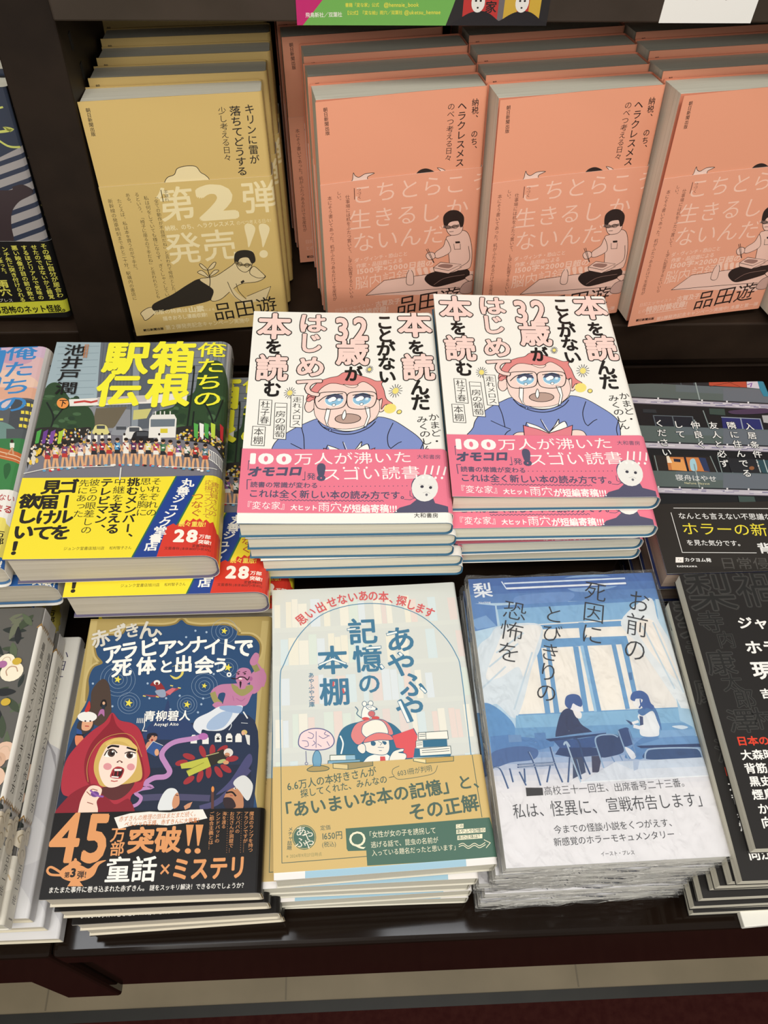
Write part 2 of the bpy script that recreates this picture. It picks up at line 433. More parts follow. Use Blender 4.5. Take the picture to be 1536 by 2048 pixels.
# bookcase: leaning upright, tilted shelf boards, header over the rack, back board
LEAN = 81.5
bc = tag(empty('bookcase', V(200, 700, -1320)), 'dark brown wooden bookcase with a leaning rack behind the table', 'bookcase')
RM = Matrix.Translation(V(0, 585, -532)) @ Matrix.Rotation(math.radians(LEAN), 4, 'X')     # x right, y up the lean, z out of the rack
IB = Matrix.Translation(-bc.location)
def rack(n, lo, hi, m=wood_flat, bev=0.0015):
    b = bmesh.new(); add_box(b, Vector(lo) / 1000, Vector(hi) / 1000, M=IB @ RM); return bm_obj(n, b, m, bc, bev)
rack('upright', (-238, -48, -300), (-193, 480, 3), noisy('dark_upright', '#1d140d', '#241a12', 30, 0.55, (1, 1, 1), 0.04, 0.2)); 
def bpart(n, lo, hi, m=wood_flat, bev=0.0015):
    b = bmesh.new(); add_box(b, V(*lo) - bc.location, V(*hi) - bc.location); return bm_obj(n, b, m, bc, bev)
bpart('side_panel', (-238.5, 91, -800), (-193.5, 599, -600.2), wood, 0.0025)
bpart('shelf', (-192.9, 591, -583), (1100, 900, -537)); bpart('shelf', (-1100, 591, -583), (-238.1, 900, -537))
bpart('plinth', (-1100, 600.5, -1320), (1100, 900, -600.5), wood_flat); bpart('riser_board', (-1100, 603, -600), (1100, 640, -583.2), wood_flat); bpart('back_board', (-1100, 900.2, -1320), (1100, 918, -60))
bpart('header', (-192, 612, -279), (1100, 634, -60), noisy('header_board', '#33291f', '#3b3027', 24, 0.45)); bpart('upper_shelf', (-192, 634.2, -279), (1100, 900, -255))
b = bmesh.new()
for i in range(6):
    add_box(b, V(-193.0, 640 + (i % 2) * 9, -300 - i * 26) - bc.location, V(-192.6, 645 + (i % 2) * 9, -312 - i * 26) - bc.location)
bm_obj('pin_slot', b, ink('#0c0a09', .8), bc)

# ================================================================== printed covers
# each sheet is measured off one copy in the photograph: four corners of that copy, then shapes on it
CA, CB = (460, 600, 3.2), (850, 580, 3.072)
QA = [(504, 621), (865, 630), (909, 1048), (477, 1045)]
QB = [(865, 586), (1211, 590), (1324, 1000), (909, 998)]
K = '#1d1a1a'; PK = '#f6d6cc'
def art_reader():
    """white cover, weeping man in a blue sweater"""
    s = Sheet(135, 194, QA, CA)
    s.use(CB, QB)
    s.blob([(303, 850), (330, 785), (400, 728), (470, 690), (545, 662), (600, 700), (700, 735), (800, 725), (880, 668), (900, 652), (985, 672), (1080, 725), (1160, 780), (1195, 830), (1198, 930), (1100, 960), (310, 960)], '#7f90c6', edge=K, ew=4)
    for l in ([(455, 715), (478, 770), (492, 830), (496, 850)], [(990, 690), (972, 760), (985, 820), (1005, 842)], [(410, 810), (470, 838), (530, 862)], [(1005, 842), (1040, 812), (1060, 803)], [(1195, 800), (1180, 860), (1188, 905)], [(495, 900), (510, 880), (530, 868)]):
        s.line(l, 4.5, K, smooth=True)
    s.blob([(548, 915), (560, 888), (600, 880), (640, 890), (640, 930)], '#f3d7cc', edge=K, ew=4)
    s.blob([(890, 915), (905, 872), (950, 868), (985, 885), (995, 930), (900, 940)], '#f3d7cc', edge=K, ew=4)
    s.poly([(628, 820), (700, 845), (762, 882), (735, 830), (715, 800), (722, 805), (768, 880), (824, 800), (826, 826), (860, 814), (878, 842), (850, 870), (765, 892), (660, 870)], '#fbf8f0')
    for l in ([(628, 820), (700, 845), (762, 882)], [(714, 800), (735, 842), (766, 882)], [(768, 882), (800, 840), (824, 800), (826, 826)], [(766, 884), (820, 835), (862, 814), (878, 842)], [(628, 820), (622, 842)]): s.line(l, 4.5, K, smooth=True)
    s.poly([(608, 838), (700, 862), (765, 888), (830, 868), (910, 838), (903, 930), (765, 940), (618, 930)], '#e0808a')
    s.line([(618, 930), (608, 838), (700, 862), (765, 888), (830, 868), (910, 838), (903, 930)], 4.5, K)
    # head
    s.ell(480, 582, 30, 42, '#f3d7cc', edge=K, ew=4); s.ell(905, 582, 26, 42, '#f3d7cc', edge=K, ew=4)
    s.blob([(505, 520), (540, 450), (640, 420), (760, 420), (850, 460), (885, 560), (895, 620), (870, 672), (800, 712), (700, 724), (600, 706), (530, 655), (505, 590)], '#f3d7cc', edge=K, ew=3)
    s.blob([(452, 548), (462, 500), (500, 445), (560, 418), (612, 406), (640, 386), (690, 380), (740, 402), (800, 420), (850, 438), (905, 432), (880, 452), (900, 490), (925, 545), (966, 574), (925, 580), (905, 606), (900, 545), (872, 548), (850, 490), (800, 452), (760, 442), (715, 470), (650, 458), (600, 450), (560, 456), (520, 490), (502, 545), (490, 548), (470, 560)], '#e08a86', edge=K, ew=3.5)
    s.blob([(655, 456), (700, 462), (742, 460), (725, 476), (690, 474)], '#f3d7cc', edge=K, ew=3)
    for (cx, cy) in ((617, 548), (780, 544)):
        s.ell(cx, cy + 2, 56, 40, '#fbf8f0'); s.ell(cx, cy, 54, 36, '#8fc0dd')
        s.poly([(cx - 54, cy - 4), (cx - 42, cy - 26), (cx, cy - 36), (cx + 42, cy - 26), (cx + 54, cy - 4)], '#4b506a')
        s.ell(cx - 8, cy - 4, 20, 14, '#fdfdfd', edge=K, ew=2.5); s.ell(cx - 22, cy + 2, 14, 12, '#fdfdfd')
        s.ell(cx + 3, cy + 32, 10, 8, '#fdfdfd', edge=K, ew=2.5); s.rect(cx + 20, cy - 8, cx + 38, cy + 8, '#dfeef5')
    s.line([(525, 560), (570, 525), (660, 512)], 5, K, smooth=True); s.line([(722, 522), (780, 514), (845, 528)], 5, K, smooth=True)
    for pts in ([(582, 600), (606, 606), (604, 690), (622, 716), (600, 700), (580, 660)], [(806, 592), (834, 596), (848, 650), (836, 706), (822, 712), (832, 650)]):
        s.poly(pts, '#fbfaf6'); s.line(pts, 3.5, K, True)
    s.blob([(500, 545), (520, 508), (600, 500), (676, 506), (690, 545), (676, 598), (600, 606), (530, 600)], None, 0) if False else None
    s.line([(502, 545), (522, 510), (600, 501), (672, 505), (690, 545), (676, 592), (600, 606), (530, 598)], 4.5, K, True, True)
    s.line([(690, 540), (700, 508), (770, 500), (845, 506), (866, 540), (850, 592), (775, 606), (710, 592)], 4.5, K, True, True)
    s.line([(502, 540), (470, 530), (455, 545)], 4, K, smooth=True)
    s.ell(718, 662, 76, 29, '#b99c90', edge=K, ew=4)
    s.blob([(692, 610), (704, 645), (692, 670), (680, 645)], '#fbfaf6', edge=K, ew=3.5)
    s.line([(545, 676), (590, 718), (680, 752), (770, 752), (850, 718), (885, 680)], 5, K, smooth=True)
    s.line([(585, 712), (650, 732), (740, 740), (840, 712)], 3.5, K, smooth=True)
    s.ell(626, 730, 8, 8, '#7f90c6', edge=K, ew=3)
    for cx, cy, R in ((348, 508, 34), (792, 368, 22), (970, 498, 40)):
        for i in range(14):
            a = 2 * PI * i / 14; s.line([(cx + R * .45 * math.cos(a), cy + R * .45 * math.sin(a)), (cx + R * math.cos(a), cy + R * math.sin(a))], 3, K, up=0)
        s.ell(cx, cy, R * .45, col='#f0df7a')
    s.ell(957, 604, 36, 29, '#f0df7a'); s.ell(1015, 625, 14, 12, '#f0df7a', edge=K, ew=3)
    s.use(CA, QA)
    o = (K, 0.066)
    def big(ch, x, y, w, h): s.char(ch, x, y, w, h, PK, 0.034, o)
    def blk(ch, x, y, w, h): s.char(ch, x, y, w, h, K, 0.035)
    for x in (1178, 275):
        big('本', x, 168, 222, 172)
    for x, y in ((1203, 445), (262, 436)): big('読', x, y, 210, 172)
    for c, x, y, w, h in (('を', 1190, 315, 112, 100), ('ん', 1212, 573, 125, 110), ('だ', 1222, 668, 128, 112), ('こ', 985, 150, 115, 100), ('と', 988, 235, 112, 100), ('が', 995, 322, 125, 100), ('な', 1000, 412, 120, 100), ('い', 1005, 500, 120, 92), ('が', 788, 478, 120, 105), ('を', 272, 300, 115, 100), ('む', 268, 572, 122, 108)): blk(c, x, y, w, h)
    big('3', 708, 186, 190, 200); big('2', 832, 186, 190, 200); big('歳', 780, 340, 215, 172)
    for c, x, y, w, h in (('は', 520, 150, 188, 130), ('じ', 508, 275, 170, 135), ('め', 512, 430, 195, 140), ('て', 508, 562, 190, 130)): big(c, x, y, w, h)
    for b, tx, p0, p1 in ([(390, 612), (468, 615), (463, 818), (386, 814)], '走れメロス', (429, 622), (425, 808)), ([(288, 660), (364, 663), (360, 893), (280, 888)], '一房の葡萄', (326, 668), (320, 884)), ([(188, 638), (267, 642), (259, 803), (179, 797)], '杜子春', (228, 646), (219, 794)), ([(147, 809), (228, 813), (222, 934), (139, 930)], '本棚', (187, 818), (181, 926)):
        s.poly(b, '#f3f1e8'); s.line(b, 3.5, K, True); s.vtext(tx, p0, p1, K, 0.0, 1.25 if len(tx) > 3 else .95)
    s.vtext('かまど・', (1302, 740), (1330, 945), K, -0.002, 1.1); s.vtext('みくのしん', (1226, 755), (1275, 990), K, 0, 1.25)
    s.text('大和書房', (1183, 1384), (1340, 1388), K)
    return s
def art_reader_band():
    s = Sheet(135, 194, QA, CA, 0.35)
    W_, D = '#fbf3ee', '#54536b'
    s.lay = 1
    s.blob([(1168, 1180), (1200, 1140), (1250, 1130), (1300, 1150), (1240, 1300), (1190, 1280), (1170, 1240)], D)
    s.poly([(1048, 1374), (1092, 1336), (1160, 1318), (1196, 1290), (1230, 1262), (1300, 1268), (1318, 1312), (1398, 1334), (1402, 1378)], D)
    s.ell(1252, 1214, 84, 86, '#e9e7e1'); s.ell(1234, 1206, 11, 9, '#3d3c48'); s.ell(1288, 1213, 10, 9, '#3d3c48'); s.ell(1263, 1258, 8, 8, '#6b6a70')
    s.line([(1218, 1190), (1248, 1196)], 4, '#cfccc6'); s.line([(1275, 1198), (1302, 1204)], 4, '#cfccc6'); s.line([(1240, 1246), (1262, 1240), (1285, 1250)], 4, '#cfccc6')
    s.text('100', (96, 1015), (410, 1020), W_, 0.05, .62); s.rect(215, 985, 222, 1050, W_)
    s.text('万人が沸いた', (412, 1022), (1170, 1018), W_, 0.006, .82)
    s.char('「', 112, 1075, 60, 95, D); s.text('オモコロ', (122, 1102), (470, 1097), D, 0.055, 1.0, shear=.18); s.char('」', 498, 1118, 60, 85, D)
    s.text('発', (498, 1132), (556, 1132), D, 0.01); s.char('!', 588, 1102, 190, 130, D, 0.09)
    s.text('スゴい読書', (592, 1122), (1222, 1115), W_, 0.004, .9)
    for i in range(4): s.line([(1262 + i * 40, 1075 + i * 2), (1250 + i * 40, 1128 + i * 2)], 9, W_, taper=False, up=0); s.ell(1240 + i * 40, 1148 + i * 2, 8, 8, W_, up=0)
    for x in (735, 808, 880): s.ell(x, 1080, 7, 7, W_)
    s.line([(118, 1212), (118, 1152), (145, 1152)], 5, D); s.text('読書の常識が変わる', (138, 1182), (572, 1190), D, 0.018); s.text('・・・・・・・・・・・・・・・・・・・・', (572, 1196), (1152, 1200), D, 0.0, 1.2)
    s.text('これは全く新しい本の読み方です。', (128, 1238), (1160, 1260), D, 0.02, 1.05)
    s.line([(330 + 12 * i, 1279 + i * .2 + (5 if i % 2 else -2)) for i in range(56)], 4, D, smooth=True)
    s.line([(1158, 1230), (1158, 1262), (1186, 1278), (1160, 1288), (1122, 1284)], 3.5, D)
    s.text('『変な家』', (88, 1313), (395, 1318), W_, 0.004, 1.1); s.text('大ヒット', (398, 1328), (570, 1332), W_, 0.03, 1.1); s.text('雨穴', (572, 1326), (726, 1328), W_, 0.002, 1.05)
    s.text('が短編寄稿!!!', (728, 1338), (1078, 1342), W_, 0.025, 1.15); s.text('大和書房', (1198, 1016), (1352, 1022), D)
    return s

# ---- grey and yellow paperback: start of a road race
CH = (0, 660, 3.072); QH = [(114, 686), (461, 683), (430, 1111), (7, 1121)]
def art_race():
    s = Sheet(132, 197, QH, CH, .3); R = random.Random(5)
    s.rect(100, 20, 1700, 1500, '#8a8c92')
    s.mm = True; u = 73                                            # spine
    s.mm = False; late = lambda: (s.vtext('俺たちの箱根駅伝', (u, 90), (u, 22), K, .02, .8), s.ell(u, 14, 3.4, 3.4, '#e8954a'), s.char('下', u, 14, 5, 5, K), s.vtext('池井戸潤', (u, 4), (u, -22), K, .01, .9))
    s.poly([(340, 70), (640, 60), (590, 450), (250, 470)], '#9fb1b8')
    for i in range(9): s.line([(360 - i * 3, 110 + i * 42), (610 - i * 5, 100 + i * 42)], 3, '#7e9098', up=0)
    s.poly([(620, 60), (1260, 40), (1215, 520), (590, 470)], '#686d75')
    for i in range(12): s.line([(640 + i * 20, 60), (600 + i * 21, 470)], 4, '#575c64', up=0)
    s.poly([(800, 50), (960, 50), (930, 600), (800, 610)], '#5b616a'); s.poly([(820, 60), (860, 60), (846, 600), (806, 600)], '#8b939b'); s.poly([(1010, 50), (1250, 40), (1220, 500), (980, 500)], '#7b828a')
    for i in range(8): s.line([(1010 - i * 2, 80 + i * 48), (1245 - i * 4, 72 + i * 48)], 5, '#5d636b', up=0)
    s.poly([(590, 480), (780, 470), (700, 600), (560, 605)], '#6b6250'); s.poly([(820, 490), (930, 480), (900, 540), (815, 550)], '#c9c27a'); s.poly([(1260, 40), (1460, 60), (1440, 420), (1230, 380)], '#7c858c')
    for i in range(6): s.line([(1290 + 25 * i, 60), (1270 + 25 * i, 330)], 4, '#5f676e', up=0)
    g = '#31492f'; s.mm = True; s.rect(64, -120, 110, 120, '#a9adb0'); s.mm = False
    s.blob([(225, 640), (245, 470), (290, 350), (360, 330), (420, 410), (450, 440), (540, 470), (580, 540), (560, 620), (400, 640)], g)
    s.blob([(930, 560), (960, 500), (1060, 470), (1100, 420), (1190, 380), (1220, 260), (1300, 190), (1370, 220), (1430, 400), (1420, 660), (1160, 650), (1100, 590)], g)
    for i in range(40):
        x = R.choice((R.uniform(250, 560), R.uniform(960, 1400))); y = R.uniform(400, 600); s.ell(x, y, R.uniform(14, 34), R.uniform(8, 20), R.choice(('#3d5a38', '#2a3f2c', '#476544')), up=0)
    for l in ([(300, 640), (330, 540), (290, 450)], [(330, 560), (400, 470)], [(1330, 700), (1300, 540), (1240, 420)], [(1320, 560), (1370, 420)], [(1180, 600), (1190, 500)], [(1150, 590), (1190, 250), (1170, 240), (1080, 240)]): s.line(l, 9, '#1d2420', smooth=True)
    s.poly([(300, 690), (640, 620), (1090, 620), (1420, 700), (1400, 960), (110, 960)], '#77757d')
    s.blob([(190, 640), (300, 600), (420, 610), (560, 600), (480, 690), (340, 740), (200, 800), (170, 850)], '#2b2927'); s.blob([(1080, 600), (1250, 590), (1400, 640), (1390, 760), (1280, 700), (1120, 670)], '#2b2927')
    for i in range(190):
        if i % 2: x, y = R.uniform(185, 560), 0; y = R.uniform(610, 690) + max(0, (400 - x) * .42)
        else: x = R.uniform(1085, 1400); y = R.uniform(610, 680) + max(0, (x - 1250) * .5)
        s.ell(x, y, R.uniform(5, 9), R.uniform(5, 9), R.choice(('#2b2927', '#d8b23a', '#e7dcc8', '#b8bcc4', '#a8564a', '#c79f78', '#e0c24a')), up=0, n=8)
    for i in range(16): x = R.uniform(170, 300); y = 700 + (300 - x) * .7 + R.uniform(0, 60); s.ell(x, y, 10, 16, R.choice(('#e2bb3e', '#2b2927', '#d8d0c0')), up=0, n=10)
    for x, c in ((230, '#4da048'), (270, '#6b3f8c'), (315, '#7a4a9a'), (365, '#a9c83a')): s.poly([(x, 630), (x + 30, 615), (x + 10, 700), (x - 12, 705)], c)
    for x, c in ((1195, '#57a84e'), (1230, '#eceae4'), (1260, '#4da048'), (1300, '#b9d046'), (1355, '#c8323a')): s.poly([(x - 5, 570), (x + 22, 580), (x + 20, 670), (x - 2, 655)], c)
    s.poly([(425, 430), (1150, 385), (1145, 440), (430, 472)], '#e9e4dc'); s.line([(460, 448), (520, 440), (560, 446), (600, 436)], 14, '#c0453e'); s.poly([(600, 415), (900, 400), (900, 440), (600, 455)], '#c3bdb9')
    def car(x0, y0, x1, y1, c):
        s.blob([(x0, y1), (x0, (y0 + y1) / 2), (x0 + (x1 - x0) * .2, y0), (x1 - (x1 - x0) * .2, y0), (x1, (y0 + y1) / 2), (x1, y1)], c); s.rect(x0 + (x1 - x0) * .22, y0 + 3, x1 - (x1 - x0) * .22, y0 + (y1 - y0) * .42, '#4a4d52')
    car(575, 585, 665, 640, '#d8cf86'); car(690, 590, 800, 645, '#8f9298'); car(770, 595, 880, 665, '#d9d7d2'); car(812, 622, 938, 690, '#26262a')
    s.poly([(918, 545), (935, 520), (1070, 518), (1085, 545), (1078, 660), (912, 662)], '#e6e3db'); s.poly([(925, 548), (1075, 546), (1072, 592), (925, 595)], '#6d7880'); s.rect(985, 605, 1030, 632, '#d6c53a')
    for x in (955, 985, 1010, 1045): s.line([(x, 500), (x, 525)], 6, '#e6e3db', up=0)
    for x in (550, 590, 628, 672, 765, 978): s.ell(x, 640, 7, 8, '#2b2420', up=0, n=8); s.rect(x - 10, 648, x + 10, 688, '#ece8e0', up=0)
    xs = [295, 345, 400, 448, 497, 543, 580, 630, 672, 722, 775, 822, 868, 912, 960, 1003, 1047, 1098, 1150, 1203, 1262]
    ink_ = ['#7b3550', '#d8c9c2', '#6d4a7a', '#9c2f52', '#c6a0a8', '#e3ddd2', '#b13a3c', '#b03038', '#c9a23a', '#5fa0c8', '#e8e2d6', '#6d3558', '#4a2b48', '#dcd8b8', '#a83a58', '#4f7a58', '#e0d6c8', '#8c5f98', '#dad4cc', '#b83a34', '#6f8898']
    for i, x in enumerate(xs):
        y = 740 - 45 * math.sin(PI * (x - 250) / 1060) + 10; sk = '#d8a67c'
        for dx, kx in ((-14, -22), (12, 20)): s.line([(x + dx * .5, y + 45), (x + dx + R.uniform(-4, 4), y + 80), (x + kx * .8, y + 120)], 13, sk, up=0); s.ell(x + kx * .9, y + 124, 11, 6, R.choice(('#eceae4', '#c8323a', '#26262a', '#5fa0c8')), up=0, n=10)
        s.line([(x - 16, y), (x - 28, y + 28), (x - 12, y + 44)], 9, sk, up=0); s.line([(x + 16, y), (x + 28, y + 28), (x + 12, y + 44)], 9, sk, up=0)
        s.lay += 1; s.poly([(x - 18, y - 12), (x + 18, y - 12), (x + 15, y + 32), (x - 15, y + 32)], ink_[i], up=0); s.poly([(x - 16, y + 30), (x + 16, y + 30), (x + 18, y + 54), (x - 18, y + 54)], R.choice(('#e8e4da', '#2b2b30', '#b83a34', '#e8e4da')), up=0)
        s.lay += 1; s.line([(x - 15, y - 10), (x + 14, y + 28)], 7, R.choice(('#26305a', '#2d5a3a', '#8c2a34', '#d8c83a')), up=0); s.rect(x - 8, y + 5, x + 8, y + 14, '#efece4', up=0)
        s.ell(x, y - 26, 11, 14, sk, up=0, n=12); s.lay += 1; s.ell(x, y - 33, 13, 10, '#241d1a', up=0, n=12)
    s.line([(150, 890), (320, 850), (700, 838)], 6, '#d8d6d0'); s.line([(745, 848), (738, 920)], 7, '#d8d6d0'); s.line([(1000, 840), (1330, 852)], 5, '#d8d6d0')
    for i in range(9): x = 1290 + i * 10; s.line([(x, 740 + i * 5), (x - 2, 800 + i * 6)], 3.5, '#e8e6e0', up=0)
    s.line([(1285, 738), (1375, 785)], 4, '#e8e6e0'); s.line([(1285, 795), (1370, 845)], 4, '#e8e6e0')
    Yc = '#f4ee3c'
    for c, x, y, w, h in (('箱', 1065, 172, 275, 205), ('根', 1033, 372, 280, 215), ('駅', 778, 178, 285, 205), ('伝', 730, 375, 280, 205)): s.char(c, x, y, w, h, Yc, 0.034)
    s.vtext('俺たちの', (1303, 80), (1268, 480), Yc, 0.012, 1.3); s.vtext('池井戸潤', (470, 95), (402, 405), K, 0.012, 1.25)
    s.ell(388, 457, 36, 32, '#e8954a'); s.char('下', 388, 457, 50, 46, K, .02); s.vtext('日日日日日', (535, 95), (522, 178), '#c9824f', 0.02, 1.4)
    s.mm = True; late(); s.mm = False
    return s
def art_race_band():
    s = Sheet(132, 197, QH, CH, .3); T = '#26221c'
    for tx, p0, p1, b, w in (('それぞれの', (967, 908), (928, 1146), 0, 1.15), ('思いを胸に', (900, 908), (868, 1146), 0, 1.2), ('挑むメンバー、', (826, 908), (775, 1306), .03, 1.15), ('中継を', (742, 908), (722, 1060), .0, 1.2), ('支える', (716, 1060), (690, 1256), .035, 1.05), ('テレビマン、', (662, 912), (606, 1250), .03, 1.15), ('彼らの眼差しの', (588, 915), (528, 1256), 0, 1.15), ('先にあった', (524, 920), (480, 1156), 0, 1.15)): s.vtext(tx, p0, p1, T, b, w)
    s.vtext('ゴールを', (432, 920), (366, 1296), T, .04, 1.1); s.vtext('見届けて', (330, 925), (256, 1300), T, .04, 1.1); s.vtext('欲しい！', (198, 1012), (118, 1396), T, .05, 1.1)
    s.text('ジュンク堂書店旭川店', (393, 1346), (645, 1341), T, 0, 1.1); s.text('松村智子さん', (675, 1340), (812, 1337), T, 0, 1.15)
    s.poly([(1090, 880), (1270, 880), (985, 1400), (808, 1400)], '#2f6a4a'); s.poly([(1100, 880), (1258, 880), (974, 1400), (818, 1400)], '#21408c')
    pts = []
    a, b = np.array([1168, 915.]), np.array([918, 1356.])
    for i, c in enumerate('丸善ジュンク堂書店'):
        p = a + (b - a) * (i + .5) / 9; s.char(c, p[0], p[1], 84 if c not in 'ュ' else 70, 54, '#f2efe6', .03)
    s.vtext('書店員さんの', (1326, 930), (1306, 1140), '#b8703a', 0, 1.3); s.vtext('応援コメントで', (1286, 922), (1270, 1160), '#b8703a', 0, 1.25); s.vtext('つなぐ', (1218, 1000), (1206, 1150), '#b8622c', .01, 1.3)
    sp = [(1025, 1210)] + [(1050 + 18 * i, 1205 - 2 * i + (-14 if i % 2 else 0)) for i in range(1, 5)] + [(1130 + 20 * i, 1165 + (9 * abs(i - 4)) * .4 + (-10 if i % 2 else 6)) for i in range(0, 10)] + [(1340, 1230), (1420, 1230), (1400, 1440), (950, 1440)]
    s.poly(sp, '#d23a2c')
    s.text('続々重版!', (1100, 1192), (1268, 1196), '#f2dc5a', .02, 1.1); s.text('28', (1066, 1262), (1224, 1266), '#f6efe2', .05, .95); s.text('万部', (1224, 1270), (1297, 1272), '#f6efe2', .02, .85); s.text('突破!', (1220, 1303), (1300, 1305), '#f6efe2', .025, .95)
    s.text('定価1980円', (1183, 1327), (1297, 1330), T, .01); s.text('文藝春秋', (1012, 1341), (1108, 1343), T); s.text('(本体1800円+税10%)', (1112, 1344), (1297, 1350), T, .0, 1.1)
    return s
# ---- companion volume at the left edge
QU = [(-223, 724), (98, 712), (11, 1119), (-376, 1138)]
def art_track():
    s = Sheet(132, 197, QU, CH, .3)
    s.rect(-1200, 100, 420, 480, '#d9b3b4'); s.poly([(-1200, 100), (420, 100), (420, 220), (-1200, 260)], '#cdb0c6')
    s.blob([(-60, 330), (60, 300), (180, 330), (240, 380), (120, 410), (-80, 400)], '#e6c2ae'); s.blob([(-40, 230), (60, 200), (200, 240), (120, 270)], '#c79bae')
    s.rect(-1200, 400, 420, 470, '#dca88e')
    s.poly([(-1200, 520), (90, 520), (95, 460), (420, 470), (420, 640), (-1200, 660)], '#5a5e63'); s.poly([(90, 465), (240, 480), (225, 720), (60, 700)], '#494d52')
    for y in (490, 535, 575, 612):
        for x in (148, 172, 196): s.rect(x - (y - 490) * .15, y, x + 18 - (y - 490) * .15, y + 18, '#e6d24a', up=0)
    s.rect(20, 580, 42, 592, '#e6d24a'); s.rect(140, 0, 141, 1, '#e6d24a')
    s.blob([(-200, 680), (-60, 620), (30, 600), (110, 640), (150, 720), (100, 760), (-200, 760)], '#6f8d86'); s.poly([(60, 640), (230, 640), (200, 740), (60, 740)], '#52585a')
    s.poly([(-1200, 740), (250, 690), (200, 800), (-1200, 830)], '#3c7a48'); s.poly([(-1200, 700), (10, 745), (190, 790), (170, 845), (-20, 800), (-1200, 760)], '#c06a3c'); s.line([(-100, 740), (180, 812)], 5, '#e6c9a8'); s.line([(-100, 765), (172, 830)], 4, '#e6c9a8')
    s.poly([(-1200, 770), (-20, 800), (170, 845), (120, 1040), (-1200, 1060)], '#3f8048')
    s.blob([(50, 850), (80, 840), (85, 880), (60, 930), (48, 900)], '#2f6038')
    s.ell(92, 712, 9, 11, '#3a2a22'); s.poly([(80, 722), (106, 722), (104, 750), (82, 752)], '#e8e4da'); s.line([(92, 750), (78, 775), (60, 790)], 8, '#c99a74'); s.line([(94, 750), (100, 785)], 8, '#c99a74'); s.poly([(0, 700), (12, 700), (10, 745), (0, 745)], '#c65a4a')
    s.mm = True; s.rect(63, -120, 110, 120, '#c9c6c4'); s.mm = False
    s.vtext('俺たちの', (152, 152), (82, 550), '#3f86c4', .015, 1.35); s.char('箱', -70, 230, 260, 200, '#3f86c4', .045); s.char('根', -100, 440, 260, 200, '#3f86c4', .045)
    s.mm = True; s.vtext('俺たちの箱根駅伝', (73, 88), (73, 20), K, .02, .8); s.mm = False
    return s
def art_track_band():
    s = Sheet(132, 197, QU, CH, .3)
    s.text('人しかいない', (-160, 1040), (108, 1036), '#b23c3c', .01, 1.15); s.text('号砲が始まる', (-190, 1108), (94, 1100), '#b23c3c', .03, 1.2)
    sp = []
    for i in range(40): a = 2 * PI * i / 40; r = 150 if i % 2 else 136; sp.append((-60 + r * math.cos(a) * 1.1, 1260 + r * math.sin(a)))
    s.poly(sp, '#e8d86a'); s.text('28', (-150, 1230), (5, 1226), K, .06, .9); s.vtext('万部', (28, 1225), (18, 1305), K, .02, 1.1)
    s.poly([(-1200, 1370), (60, 1368), (60, 1440), (-1200, 1440)], '#2f62a8'); s.text('突破!', (-90, 1404), (40, 1402), '#f2efe6', .04)
    return s
